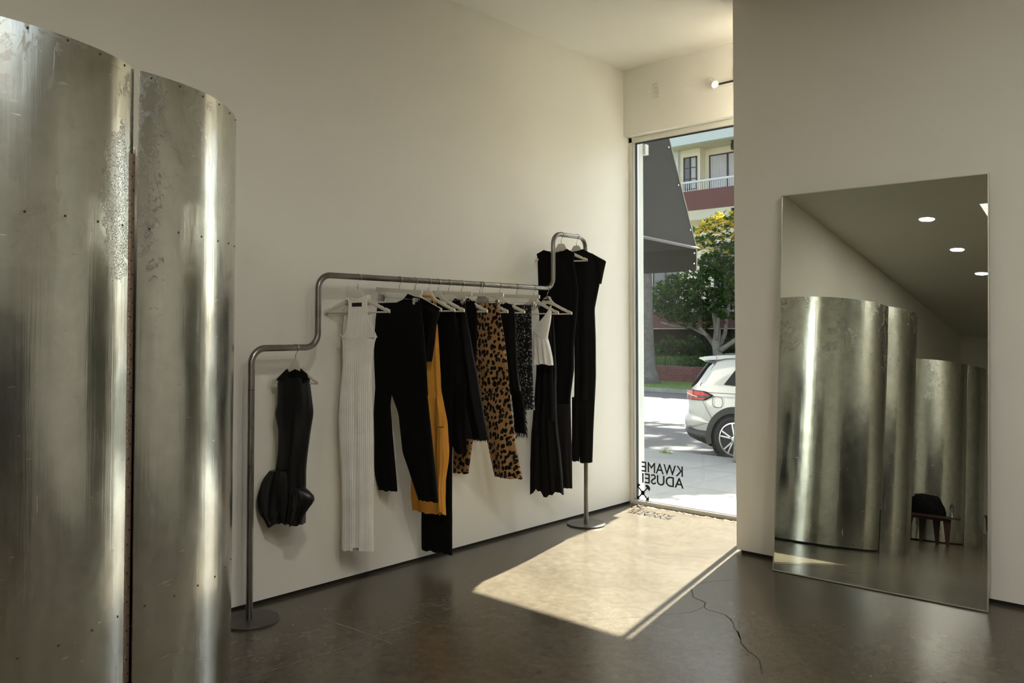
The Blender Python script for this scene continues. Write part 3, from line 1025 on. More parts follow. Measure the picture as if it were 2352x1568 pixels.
MB().lathe([(0.10, 0.075), (0.115, 0.09), (0.128, 0.20), (0.130, 0.245), (0.122, 0.245), (0.112, 0.11)], (px_, py_, 0), 24).build('body', MAT['leather'], t, smooth=True, sharp=40)
MB().lathe([(0.075, 0.0), (0.08, 0.02), (0.06, 0.045), (0.08, 0.074)], (px_, py_, 0), 20).build('foot', MAT['redgloss'], t, smooth=True)
pp = MB()
for k in range(7):
    a = rnd.uniform(0, 6.28); r0 = rnd.uniform(.0, .05); w = rnd.uniform(.04, .08)
    c = np.array([px_ + r0 * math.cos(a), py_ + r0 * math.sin(a), 0.225 + rnd.uniform(0, .02)])
    u = np.array([math.cos(a + 1), math.sin(a + 1), 0.15]); w_ = np.array([math.cos(a), math.sin(a), .5])
    pp.add([c - u * w, c + u * w, c + u * w + w_ * .07, c - u * w + w_ * .06, c - u * w + (0, 0, -.02), c + u * w + (0, 0, -.02)], [(0, 1, 2, 3), (0, 4, 5, 1)])
pp.build('papers', MAT['paper'], t)
o = MB().lathe([(0.02, 0.0), (0.10, 0.03), (0.14, 0.08), (0.12, 0.10), (0.05, 0.12), (0.02, 0.2)], (px_ - .10, py_ + .03, 0.255), 20).build('black_hat', MAT['black'], smooth=True)
tag(o, 'black felt bundle resting on the leather bucket', 'bundle')
o = MB().lathe([(0.22, 0.0), (0.23, 0.012), (0.23, 0.03), (0.26, 0.05), (0.31, 0.20), (0.325, 0.38), (0.345, 0.39), (0.345, 0.42), (0.32, 0.42), (0.30, 0.38), (0.24, 0.08)], (1.75, -12.5, 0), 32).build('terracotta_tub', MAT['terracotta'], smooth=True, sharp=40)
tag(o, 'round terracotta tub with a raised rim behind the second fitting room', 'tub')

# ------------------------------------------------------------------ clothes rack
RX = 0.205
PR = 0.0185
Z1, Z2, Z3 = 1.503, 1.937, 2.378
YL, YS, YR, YE = -4.01, -3.575, -1.372, -0.950


def bend_path(pts, r, n=7):
    pts = [np.array(p, float) for p in pts]
    out = [pts[0]]
    for a, b, c in zip(pts[:-2], pts[1:-1], pts[2:]):
        u = (a - b) / np.linalg.norm(a - b); w = (c - b) / np.linalg.norm(c - b)
        c0 = b + (u + w) * r
        for k in range(n + 1):
            q = math.pi / 2 * k / n
            out.append(c0 - w * r * math.cos(q) - u * r * math.sin(q))
    out.append(pts[-1])
    return out


t = thing('clothes_rack', (RX, (YL + YE) / 2, 0), 'stepped raw steel tube clothes rack with round base plates along the wall', 'clothes rack')
MB().tube(bend_path([(RX, YL, .012), (RX, YL, Z1), (RX, YS, Z1), (RX, YS, Z2), (RX, YR, Z2), (RX, YR, Z3), (RX, YE, Z3), (RX, YE, .012)], 0.085), PR, 16).build('tube', MAT['steel'], t, smooth=True, sharp=60, label='bent steel tube in three steps')
for y in (YL, YE):
    MB().lathe([(0.158, 0.0), (0.160, 0.002), (0.160, 0.010), (0.158, 0.012)], (RX, y, 0.0), 56).build('base_plate', MAT['plate'], t, smooth=True, sharp=30)
MB().lathe([(PR + .0008, 0.0), (PR + .0012, .002), (PR + .0008, .004)], (RX, YL, 1.27), 16).build('weld', MAT['plate'], t, smooth=True)

# ------------------------------------------------------------------ hangers
def rail_y(px, zr):
    py = {Z1: 798, Z2: 650, Z3: 541}[zr]
    return float(hit(px, py, 0, RX)[1])


def frame_of(p0, ang, tilt=0.0):
    e = np.array([math.cos(ang), math.sin(ang), 0.0]); n = np.array([math.sin(ang), -math.cos(ang), 0.0])
    ct, st = math.cos(tilt), math.sin(tilt)
    def fr(a, b, z):
        return np.array(p0) + e * (a * ct + z * st) + n * b + np.array([0, 0, -a * st + z * ct])
    return fr


def hook_pts(fr, drop):
    r = 0.0225
    pts = [fr(0, 0, 0.0), fr(0, 0, drop * 0.30), fr(0.010, 0, drop - r * 1.05)]
    for k in range(11):
        q = -0.35 * math.pi + 1.25 * math.pi * k / 10
        pts.append(fr(r * math.cos(q), 0, drop - 0.003 + r * math.sin(q)))
    return pts


def hanger(px, zr, ang, label, half=0.222, tilt=0.0, drop=0.064):
    y = rail_y(px, zr)
    p0 = np.array([RX, y, zr - drop])
    fr = frame_of(p0, ang, tilt)
    t = thing('coat_hanger', tuple(p0), label, 'hanger', 'white coat hangers on the rack')
    k = half / 0.222
    up = [(-0.222, -0.138), (-0.212, -0.124), (-0.185, -0.112), (-0.176, -0.1135), (-0.168, -0.105), (-0.11, -0.078), (-0.062, -0.053), (-0.040, -0.032), (-0.027, -0.006), (-0.018, 0.0)]
    lo = [(-0.213, -0.147), (-0.196, -0.141), (-0.12, -0.108), (-0.06, -0.077), (0.0, -0.058)]
    poly = [(a * k, z) for a, z in up] + [(-a * k, z) for a, z in reversed(up)] + [(-a * k, z) for a, z in lo[:-1]] + [(0, lo[-1][1])] + [(a * k, z) for a, z in reversed(lo[:-1])]
    # split the outline into quads between upper and lower edges so the concave shape fills cleanly
    U = [(a * k, z) for a, z in up] + [(-a * k, z) for a, z in reversed(up)]
    L = [(a * k, z) for a, z in lo] + [(-a * k, z) for a, z in reversed(lo[:-1])]
    ua = np.array([p[0] for p in U]); uz = np.array([p[1] for p in U]); la = np.array([p[0] for p in L]); lz = np.array([p[1] for p in L])
    mb = MB()
    xs = sorted(set([round(p, 5) for p in list(ua)] + [round(p, 5) for p in list(la)]))
    xs = [x for x in xs if abs(x) <= 0.2131 * k]
    T = 0.0065
    v, f = [], []
    for x in xs:
        zu, zl = np.interp(x, ua, uz), np.interp(x, la, lz)
        zu = max(zu, zl + 0.002)
        zm = (zu + zl) / 2
        v += [fr(x, T * .6, zu), fr(x, T, zm + (zu - zm) * .6), fr(x, T, zm + (zl - zm) * .6), fr(x, T * .6, zl), fr(x, -T * .6, zl), fr(x, -T, zm + (zl - zm) * .6), fr(x, -T, zm + (zu - zm) * .6), fr(x, -T * .6, zu)]
    m = 8
    for i in range(len(xs) - 1):
        for j in range(m):
            f.append((i * m + j, i * m + (j + 1) % m, (i + 1) * m + (j + 1) % m, (i + 1) * m + j))
    f += [tuple(range(m)), tuple((len(xs) - 1) * m + j for j in range(m))]
    mb.add(v, f)
    mb.build('shoulder_arms', MAT['wood'], t, smooth=True, sharp=40)
    MB().tube([fr(-0.197 * k, 0, -0.1405), fr(0.197 * k, 0, -0.1405)], 0.0052, 8).build('trouser_bar', MAT['wood'], t, smooth=True, sharp=60)
    MB().tube(hook_pts(fr, drop), 0.0024, 7).build('hook', MAT['chrome'], t, smooth=True)
    return t, p0


def clip_hanger(px, zr, ang, label, half=0.205, tilt=0.0, clips=(-0.155, 0.155), drop=0.062):
    y = rail_y(px, zr)
    p0 = np.array([RX, y, zr - drop])
    fr = frame_of(p0, ang, tilt)
    t = thing('clip_hanger', tuple(p0), label, 'hanger', 'white clip hangers on the rack')
    def pr(poly, t0, t1): return MB().prism(poly, lambda a, z, w: fr(a, w, z), t0, t1)
    pr([(-half, -.026), (half, -.026), (half, 0), (-half, 0)], -.0075, .0075).build('bar', MAT['wood'], t)
    MB().tube(hook_pts(fr, drop), 0.0024, 7).build('hook', MAT['chrome'], t, smooth=True)
    h = half * 0.9
    MB().tube([fr(-h, 0, -.026), fr(-h, 0, -.062), fr(h, 0, -.062), fr(h, 0, -.026)], 0.0016, 6).build('wire_rod', MAT['chrome'], t)
    for c in clips:
        cl = pr([(c - .013, -.050), (c + .013, -.050), (c + .011, -.092), (c - .011, -.092)], .009, .0125).build('clip', MAT['chrome'], t)
        pr([(c - .013, -.050), (c + .013, -.050), (c + .011, -.092), (c - .011, -.092)], -.0125, -.009).build('clip_jaw', MAT['chrome'], cl)
        MB().tube([fr(c - .012, 0, -.060), fr(c + .012, 0, -.060)], 0.0075, 8).build('clip_spring', MAT['chrome'], cl)
    return t, p0


# ------------------------------------------------------------------ garments: traced outlines given body, folds and thickness
CR3, CR4, CR5 = (540, 580, 2.1775), (840, 620, 2.3063), (1150, 500, 2.0632)


def prof(rows, cr, p0, ang):
    e = np.array([math.cos(ang), math.sin(ang), 0])
    out = []
    for y, l, r in rows:
        A = hitv(cr[0] + l / cr[2], cr[1] + y / cr[2], p0, ang); B = hitv(cr[0] + r / cr[2], cr[1] + y / cr[2], p0, ang)
        out.append(((A[2] + B[2]) / 2, (A - p0) @ e, (B - p0) @ e))
    out.sort(key=lambda q: -q[0])
    return out


def cloth(mb, pr, p0, ang, th=0.02, fold=0.008, k=3.0, ph=0.0, b0=0.0, n=36, step=0.02, hem=0.004, seed=1, th_top=None, crease=0.0, ragged=None, th_bot=None):
    """lens-shaped sleeve of cloth lofted down the profile pr = [(z, left, right)...] in the hanger plane"""
    e = np.array([math.cos(ang), math.sin(ang), 0]); nn = np.array([math.sin(ang), -math.cos(ang), 0])
    Z = np.array([q[0] for q in pr]); A = np.array([q[1] for q in pr]); B = np.array([q[2] for q in pr])
    m = max(4, int((Z[0] - Z[-1]) / step))
    zs = np.linspace(Z[0], Z[-1], m)
    a = np.interp(-zs, -Z, A); b = np.interp(-zs, -Z, B)
    if m > 8:                                     # soften the traced corners
        for arr in (a, b):
            arr[1:-1] = (arr[:-2] + 2 * arr[1:-1] + arr[2:]) / 4
    rnd = random.Random(seed)
    v, f = [], []
    H = zs[0] - zs[-1]
    for i, z in enumerate(zs):
        s = (zs[0] - z) / max(H, 1e-6)
        c, w = (a[i] + b[i]) / 2, (b[i] - a[i]) / 2
        tz = th if th_top is None else th_top + (th - th_top) * min(1, s * 2.5)
        if th_bot is not None and s > 0.6:
            tz = tz + (th_bot - tz) * (s - 0.6) / 0.4
        tz = min(tz, w * 0.9)
        for j in range(n):
            q = 2 * math.pi * j / n
            ca, sa = math.cos(q), math.sin(q)
            u = math.copysign(abs(ca) ** 0.85, ca)
            aa = c + w * u
            bb = tz * math.copysign(abs(sa) ** 0.75, sa)
            g = 0.25 + 0.75 * min(1, s * 1.4)
            wave = fold * g * (math.sin(k * math.pi * u + ph + 1.3 * s) + 0.5 * math.sin(2.3 * k * math.pi * u + 2 * ph - 2.0 * s))
            bb += wave * (1 - abs(u) ** 6)
            bb += 0.35 * fold * mnoise.noise((aa * 14 + seed, z * 9, ph))
            if crease and sa > 0:
                bb -= crease * math.exp(-(u / 0.10) ** 2) * min(1, s * 3)
            zz_ = z
            if i == m - 1:
                zz_ += hem * mnoise.noise((aa * 40, seed, 0.5)) * 2 + (ragged(u) if ragged else 0)
            v.append(p0 * np.array([1, 1, 0]) + e * aa + nn * (bb + b0) + np.array([0, 0, zz_]))
    for i in range(m - 1):
        for j in range(n):
            l = (j + 1) % n
            f.append((i * n + j, i * n + l, (i + 1) * n + l, (i + 1) * n + j))
    # top closes flat; the hem stays open with an inner lining a little way up
    f.append(tuple(range(n)))
    base = len(v)
    for j in range(n):
        p = v[(m - 1) * n + j]
        cc = p0 * np.array([1, 1, 0]) + e * ((a[-1] + b[-1]) / 2) + nn * b0
        q = p + (np.array([cc[0], cc[1], p[2]]) - p) * 0.06
        v.append(q + np.array([0, 0, 0.03]))
    for j in range(n):
        l = (j + 1) % n
        f.append(((m - 1) * n + j, (m - 1) * n + l, base + l, base + j))
    f.append(tuple(base + j for j in range(n)))
    mb.add(v, f)
    return zs, a, b


def plate(mb, pts, cr, p0, ang, b0, b1, wob=0.0):
    """thin flat piece in the hanger plane from a traced outline"""
    e = np.array([math.cos(ang), math.sin(ang), 0]); nn = np.array([math.sin(ang), -math.cos(ang), 0])
    P = [hitv(cr[0] + x / cr[2], cr[1] + y / cr[2], p0, ang) for x, y in pts]
    n = len(P)
    v = [p + nn * b0 for p in P] + [p + nn * b1 for p in P]
    f = [tuple(range(n - 1, -1, -1)), tuple(range(n, 2 * n))] + [(i, (i + 1) % n, n + (i + 1) % n, n + i) for i in range(n)]
    mb.add(v, f)


def on(cr, p0, ang, x, y, b=0.0):
    nn = np.array([math.sin(ang), -math.cos(ang), 0])
    return hitv(cr[0] + x / cr[2], cr[1] + y / cr[2], p0, ang) + nn * b


def garment(name, p0, label, cat):
    return thing(name, (p0[0], p0[1], p0[2] - 0.1), label, cat, 'clothes hanging on the steel rack')


W = R(1)
# --- 1 black satin mini dress on the low rail
ang = 28 * W
_, p0 = hanger(679, Z1, ang, 'white hanger on the lowest rail under the black satin mini dress', half=0.155, drop=0.066)
g = garment('mini_dress', p0, 'short black satin sleeveless dress with gathered hem on the low rail', 'dress')
mb = MB()
cloth(mb, prof([(625, 222, 372), (640, 213, 372), (700, 213, 380), (770, 212, 388), (800, 200, 391), (890, 218, 375), (1000, 217, 360), (1090, 205, 352), (1180, 215, 352), (1345, 225, 350)], CR3, p0, ang), p0, ang, 0.036, 0.006, 1.5, 0.6, th_top=0.022, seed=2)
plate(mb, [(258, 588), (268, 580), (300, 655), (285, 662), (232, 640), (214, 634)], CR3, p0, ang, 0.010, 0.020)
plate(mb, [(335, 578), (366, 606), (374, 634), (345, 655), (328, 655), (322, 640), (334, 600)], CR3, p0, ang, 0.010, 0.020)
plate(mb, [(262, 590), (330, 576), (360, 610), (330, 640), (270, 625), (228, 632)], CR3, p0, ang, -0.022, -0.014)
mb.build('bodice', MAT['satin'], g, smooth=True, sharp=60)
mb = MB()
cloth(mb, prof([(1085, 192, 275), (1110, 170, 282), (1140, 152, 286), (1220, 128, 288), (1270, 130, 284), (1310, 142, 280), (1348, 185, 272)], CR3, p0, ang), p0, ang, 0.042, 0.013, 1.7, 0.9, b0=0.03, hem=0.022, seed=5, th_top=0.04)
cloth(mb, prof([(1165, 305, 358), (1185, 300, 385), (1205, 296, 412), (1228, 292, 416), (1262, 288, 388), (1300, 284, 360), (1350, 280, 357)], CR3, p0, ang), p0, ang, 0.034, 0.012, 1.6, 0.4, b0=0.04, hem=0.01, seed=6, th_top=0.03)
mb.build('flounce', MAT['satin'], g, smooth=True, sharp=70, label='ballooned satin flounce')

# --- 2 white ribbed tank dress
ang = 33 * W
_, p0 = hanger(822, Z2, ang, 'white hanger facing the camera under the long white tank dress', half=0.218, drop=0.080)
g = garment('tank_dress', p0, 'long white ribbed tank dress with a split hem', 'dress')
mb = MB()
cloth(mb, prof([(418, 533, 708), (450, 537, 697), (560, 540, 684), (680, 528, 685), (830, 518, 692), (950, 523, 694), (1100, 532, 693), (1300, 536, 691), (1487, 534, 692)], CR3, p0, ang), p0, ang, 0.034, 0.0022, 1.6, 0.4, th_top=0.026, seed=3, crease=0.014, n=48,
      ragged=lambda u: 0.10 * max(0, 1 - abs(u) / 0.06))
mb.build('skirt', MAT['white_rib'], g, smooth=True, sharp=75, label='narrow ribbed body and skirt')
mb = MB()
plate(mb, [(570, 222), (612, 240), (662, 212), (667, 222), (663, 262), (668, 330), (690, 388), (709, 406), (706, 425), (535, 425), (562, 402), (572, 330), (576, 262)], CR3, p0, ang, 0.020, 0.026)
mb.build('front_bib', MAT['white_rib'], g)
mb = MB()
plate(mb, [(548, 222), (572, 216), (612, 232), (660, 208), (672, 214), (668, 300), (690, 390), (706, 425), (531, 425), (533, 404), (543, 300)], CR3, p0, ang, -0.026, -0.020)
mb.build('back_panel', MAT['white_rib'], g)
mb = MB()
for pts, b in (([(562, 220), (574, 240), (577, 265), (573, 330), (564, 398), (545, 416), (531, 410)], .024), ([(668, 214), (663, 262), (668, 330), (690, 388), (709, 406)], .024), ([(549, 222), (544, 300), (532, 408)], -.022), ([(570, 221), (600, 235), (640, 233), (668, 214)], .024)):
    mb.tube([on(CR3, p0, ang, x, y, b) for x, y in pts], 0.0042, 7)
mb.build('binding', MAT['white_rib'], g, smooth=True, label='narrow bound edge of neck and armholes')
mb = MB()
plate(mb, [(592, 252), (641, 250), (641, 270), (592, 271)], CR3, p0, ang, -0.0195, -0.0170)
mb.tube([on(CR3, p0, ang, 617, 246, -.018), on(CR3, p0, ang, 617, 276, -.018)], 0.0008, 5)
lab = mb.build('neck_label', MAT['gap'], g, label='black woven neck label')
lab.location.x += 0.0
mb = MB()
plate(mb, [(592, 252), (641, 250), (641, 270), (592, 271)], CR3, p0, ang, 0.0265, 0.0280)
mb.build('neck_label', MAT['gap'], g, label='black woven neck label')

# --- 3 black trousers on clips
ang = 6 * W
_, p0 = clip_hanger(917, Z2, ang, 'white clip hanger holding the black trousers, leftmost of the clip hangers', half=0.205, tilt=R(5), clips=(-0.155, 0.150))
g = garment('trousers', p0, 'black flared trousers with frayed hems in front of the orange dress', 'trousers')
mb = MB()
cloth(mb, prof([(172, 66, 288), (300, 45, 304), (400, 35, 312), (520, 28, 322), (650, 32, 331)], CR4, p0, ang), p0, ang, 0.030, 0.006, 2.0, 0.3, th_top=0.016, th_bot=0.012, seed=11)
mb.build('seat', MAT['black'], g, smooth=True, sharp=70)
mb = MB()
cloth(mb, prof([(540, 30, 150), (640, 31, 138), (720, 34, 127), (850, 40, 135), (1000, 44, 149), (1090, 54, 157), (1165, 72, 162)], CR4, p0, ang), p0, ang, 0.032, 0.005, 1.5, 1.0, hem=0.006, th_top=0.004, seed=12)
mb.build('leg', MAT['black'], g, smooth=True, sharp=70)
mb = MB()
cloth(mb, prof([(540, 125, 323), (630, 132, 330), (700, 158, 336), (770, 184, 342), (970, 205, 362), (1050, 233, 371), (1220, 291, 386)], CR4, p0, ang), p0, ang, 0.032, 0.006, 1.5, 0.2, b0=0.01, hem=0.004, th_top=0.004, seed=13)
mb.build('leg', MAT['black'], g, smooth=True, sharp=70)
mb = MB()
for x, y, d in ((76, 1168, 50), (80, 1168, 26), (122, 1165, 28), (126, 1165, 22), (132, 1162, 20)):
    mb.tube([on(CR4, p0, ang, x, y - 10), on(CR4, p0, ang, x + 1, y + d * .6), on(CR4, p0, ang, x - 2, y + d)], 0.0006, 4)
mb.build('loose_threads', MAT['black'], g, kind='stuff')

# --- 4 black lace blouse
ang = 14 * W
_, p0 = hanger(953, Z2, ang, 'white hanger mostly covered by the black lace blouse')
g = garment('lace_blouse', p0, 'black lace blouse between the black trousers and the orange dress', 'blouse')
mb = MB()
cloth(mb, prof([(150, 205, 300), (180, 150, 345), (215, 140, 400), (270, 150, 376), (380, 165, 366), (485, 190, 350)], CR4, p0, ang), p0, ang, 0.022, 0.008, 3.0, 0.3, th_top=0.012, seed=21)
mb.build('body', MAT['lace'], g, smooth=True, sharp=70)
mb = MB()
plate(mb, [(205, 155), (228, 126), (262, 140), (300, 148), (400, 205), (388, 220), (300, 178), (240, 165), (160, 190), (145, 184)], CR4, p0, ang, 0.0085, 0.0125)
mb.build('yoke', MAT['black'], g, label='plain black shoulder yoke')

# --- 5 orange dress
_, p0 = hanger(984, Z2, ang, 'white hanger with the orange straps looped on it')
g = garment('draped_dress', p0, 'marigold orange draped dress with a ragged hem', 'dress')
mb = MB()
cloth(mb, prof([(285, 340, 376), (380, 310, 384), (490, 285, 391), (640, 270, 399), (700, 262, 412), (810, 255, 434), (950, 250, 441), (1000, 247, 438), (1100, 243, 424), (1200, 241, 420), (1283, 250, 424)], CR4, p0, ang), p0, ang, 0.030, 0.010, 2.1, 0.9, hem=0.010, seed=31, n=48)
mb.build('skirt', MAT['orange'], g, smooth=True, sharp=75)
mb = MB()
cloth(mb, prof([(660, 396, 404), (720, 395, 416), (800, 390, 436), (825, 395, 432)], CR4, p0, ang), p0, ang, 0.012, 0.004, 1.2, 0.2, b0=0.045, seed=32)
cloth(mb, prof([(830, 400, 436), (1000, 396, 441), (1150, 404, 424), (1285, 402, 431)], CR4, p0, ang), p0, ang, 0.012, 0.006, 1.2, 0.5, b0=0.048, hem=0.02, seed=33)
mb.build('hanging_drape', MAT['orange'], g, smooth=True, sharp=75, label='loose drape at the side')
mb = MB()
for b in (.011, -.011):
    mb.tube([on(CR4, p0, ang, x, y, b) for x, y in ((300, 136), (318, 140), (345, 138), (360, 150), (372, 200), (362, 290))], 0.004, 6)
    mb.tube([on(CR4, p0, ang, x, y, b) for x, y in ((300, 138), (312, 134), (334, 133), (352, 136), (362, 148))], 0.0035, 6)
mb.build('strap', MAT['orange'], g, smooth=True)

# --- 6 long black dress
_, p0 = hanger(1006, Z2, ang, 'white hanger next to the orange straps, for the longest black dress')
g = garment('long_dress', p0, 'longest black dress, its hem almost touching the floor below the orange dress', 'dress')
mb = MB()
cloth(mb, prof([(205, 350, 470), (300, 335, 485), (500, 325, 470), (800, 312, 460), (1000, 302, 457), (1290, 297, 457), (1490, 297, 457)], CR4, p0, ang), p0, ang, 0.026, 0.005, 2.0, 0.6, hem=0.012, seed=41)
mb.build('skirt', MAT['black'], g, smooth=True, sharp=75)
mb = MB()
plate(mb, [(345, 190), (362, 140), (390, 146), (420, 190), (475, 212), (470, 225), (350, 225)], CR4, p0, ang, 0.0085, 0.0125)
mb.build('bodice', MAT['black'], g)

# --- 7 black flared skirt with fringe
ang = 8 * W
_, p0 = clip_hanger(1030, Z2, ang, 'white clip hanger holding the flared black skirt, second of the clip hangers', tilt=R(2.5), clips=(-0.15, 0.130))
g = garment('flared_skirt', p0, 'black flared skirt with a frayed fringe hem left of the leopard trousers', 'skirt')
mb = MB()
cloth(mb, prof([(178, 378, 528), (225, 376, 531), (400, 384, 560), (640, 402, 602), (800, 432, 632), (890, 455, 650)], CR4, p0, ang), p0, ang, 0.045, 0.016, 2.6, 0.4, hem=0.006, seed=51, th_top=0.015, n=48)
cloth(mb, prof([(600, 428, 556), (800, 448, 556), (900, 468, 558), (968, 505, 558)], CR4, p0, ang), p0, ang, 0.012, 0.004, 1.2, 0.4, b0=0.05, seed=52)
mb.build('panel', MAT['sheer'], g, smooth=True, sharp=75)
rnd = random.Random(9)
mb = MB()
for k in range(120):
    u = rnd.random()
    x = 575 + 75 * u; y = 885 + 10 * rnd.random()
    b = rnd.uniform(-.03, .04)
    mb.tube([on(CR4, p0, ang, x, y - 8, b), on(CR4, p0, ang, x + rnd.uniform(-4, 4), y + 8, b), on(CR4, p0, ang, x + rnd.uniform(-6, 6), y + rnd.uniform(8, 18), b)], 0.0009, 3)
mb.build('fringe', MAT['fringe'], g, kind='stuff')

# --- 8 black top
ang = 14 * W
_, p0 = hanger(1060, Z2, ang, 'white hanger with bare right arm before the leopard trousers')
g = garment('sleeveless_top', p0, 'plain black sleeveless top just left of the leopard trousers', 'top')
mb = MB()
cloth(mb, prof([(165, 455, 578), (215, 448, 592), (300, 452, 590), (400, 458, 588), (500, 470, 583)], CR4, p0, ang), p0, ang, 0.022, 0.006, 2.0, 0.1, th_top=0.012, seed=61)
plate(mb, [(452, 190), (475, 150), (500, 158), (530, 158), (550, 148), (585, 185), (590, 215), (452, 215)], CR4, p0, ang, 0.0085, 0.0125)
mb.build('body', MAT['black'], g, smooth=True, sharp=70)

# --- 9 leopard trousers
ang = 10 * W
_, p0 = clip_hanger(1102, Z2, ang, 'white clip hanger holding the leopard print trousers', tilt=R(1.0), clips=(-0.13, 0.155))
g = garment('leopard_trousers', p0, 'leopard print wide trousers hung by clips', 'trousers')
mb = MB()
cloth(mb, prof([(176, 583, 704), (300, 572, 724), (450, 560, 744), (560, 548, 756), (650, 530, 766)], CR4, p0, ang), p0, ang, 0.030, 0.008, 2.0, 0.4, th_top=0.014, th_bot=0.012, seed=71)
mb.build('seat', MAT['leopard'], g, smooth=True, sharp=70)
mb = MB()
cloth(mb, prof([(620, 532, 606), (800, 492, 582), (910, 462, 563), (1072, 457, 541)], CR4, p0, ang), p0, ang, 0.035, 0.006, 1.5, 1.0, th_top=0.004, seed=72)
mb.build('leg', MAT['leopard'], g, smooth=True, sharp=70)
mb = MB()
cloth(mb, prof([(620, 592, 763), (760, 612, 776), (900, 648, 791), (1000, 668, 810), (1098, 688, 830)], CR4, p0, ang), p0, ang, 0.038, 0.008, 1.5, 0.2, b0=0.006, th_top=0.004, seed=73)
mb.build('leg', MAT['leopard'], g, smooth=True, sharp=70)

# --- 10 dark camisole hidden behind the leopard trousers
ang = 14 * W
_, p0 = hanger(1107.5, Z2, ang, 'white hanger whose head shows above the leopard waistband')
g = garment('camisole', p0, 'short blush lined camisole showing above the leopard waistband', 'camisole')
mb = MB()
cloth(mb, prof([(150, 590, 650), (180, 585, 664), (230, 585, 668), (300, 585, 666)], CR4, p0, ang), p0, ang, 0.012, 0.004, 2.0, 0.1, th_top=0.012, seed=81)
mb.build('body', MAT['paper'], g, smooth=True, sharp=70)

# --- 11 black sheer top with fringed sleeve
_, p0 = hanger(1147, Z2, ang, 'white hanger right of the leopard trousers, under a black strap')
g = garment('fringed_top', p0, 'sheer black top with a shaggy fringed sleeve right of the leopard trousers', 'top')
mb = MB()
cloth(mb, prof([(180, 706, 782), (230, 712, 792), (400, 730, 797), (560, 752, 806), (660, 770, 822)], CR4, p0, ang), p0, ang, 0.020, 0.005, 2.0, 0.2, th_top=0.010, seed=91)
plate(mb, [(724, 190), (745, 172), (778, 184), (782, 205), (765, 205), (730, 205)], CR4, p0, ang, 0.0085, 0.0120)
mb.build('body', MAT['sheer'], g, smooth=True, sharp=70)
mb = MB()
cloth(mb, prof([(640, 774, 826), (750, 786, 842), (860, 796, 848)], CR4, p0, ang), p0, ang, 0.030, 0.006, 2.0, 0.2, seed=92)
rnd = random.Random(17)
for k in range(700):
    s = rnd.random()
    y = 645 + 235 * s
    l, r_ = np.interp(y, [640, 750, 880], [774, 786, 797]), np.interp(y, [640, 750, 880], [828, 845, 851])
    u = rnd.uniform(-1, 1)
    x = (l + r_) / 2 + (r_ - l) / 2 * u
    b = math.sqrt(max(0, 1 - u * u)) * 0.032 * rnd.choice((-1, 1))
    mb.tube([on(CR4, p0, ang, x, y, b), on(CR4, p0, ang, x + 3 * u + rnd.uniform(-3, 3), y + 9, b * 1.25), on(CR4, p0, ang, x + 6 * u + rnd.uniform(-5, 5), y + rnd.uniform(12, 24), b * 1.4)], [0.0016, 0.0012, 0.0004], 3)
mb.build('fringed_sleeve', MAT['fringe'], g, kind='stuff')

# --- 12 sequin trousers
ang = 10 * W
_, p0 = clip_hanger(1186, Z2, ang, 'white clip hanger holding the sequinned trousers, rightmost of the clip hangers', tilt=R(2.5), clips=(-0.14, 0.150))
g = garment('sequin_trousers', p0, 'narrow black lace trousers with pale sequins beside the white camisole', 'trousers')
mb = MB()
cloth(mb, prof([(184, 786, 877), (400, 790, 880), (500, 800, 882)], CR4, p0, ang), p0, ang, 0.022, 0.004, 1.5, 0.3, th_top=0.012, th_bot=0.012, seed=101)
mb.build('seat', MAT['sequin'], g, smooth=True, sharp=70)
mb = MB()
cloth(mb, prof([(480, 798, 882), (600, 815, 886), (738, 846, 893)], CR4, p0, ang), p0, ang, 0.026, 0.004, 1.2, 0.2, th_top=0.004, seed=102)
mb.build('leg', MAT['sequin'], g, smooth=True, sharp=70)

# --- 13 white lace camisole
ang = 14 * W
_, p0 = hanger(1226, Z2, ang, 'white hanger with the white lace camisole strap on its right arm')
g = garment('lace_camisole', p0, 'small white lace camisole with ruffled hem and thin strap', 'camisole')
mb = MB()
cloth(mb, prof([(428, 232, 242), (470, 205, 239), (520, 160, 231), (560, 152, 222), (590, 152, 224)], CR5, p0, ang), p0, ang, 0.030, 0.004, 2.0, 0.3, th_top=0.006, seed=111)
mb.build('cup', MAT['white_lace'], g, smooth=True, sharp=70)
mb = MB()
cloth(mb, prof([(575, 152, 222), (620, 150, 234), (660, 151, 243), (694, 153, 247)], CR5, p0, ang), p0, ang, 0.050, 0.012, 4.0, 0.3, hem=0.008, seed=112)
mb.build('peplum', MAT['white_lace'], g, smooth=True, sharp=70, label='ruffled lace peplum')
MB().tube([on(CR5, p0, ang, 236, 424, .012), on(CR5, p0, ang, 239, 418, 0), on(CR5, p0, ang, 234, 428, -.012), on(CR5, p0, ang, 232, 470, -.01)], 0.004, 6).build('strap', MAT['white_lace'], g, smooth=True)
mb = MB()
mb.tube([on(CR5, p0, ang, x, y, .033) for x, y in ((152, 588), (185, 583), (215, 578), (222, 580))], 0.003, 6)
mb.tube([on(CR5, p0, ang, x, y, .033) for x, y in ((160, 525), (185, 555), (214, 578))], 0.0025, 6)
mb.build('bow_trim', MAT['white_lace'], g, smooth=True)

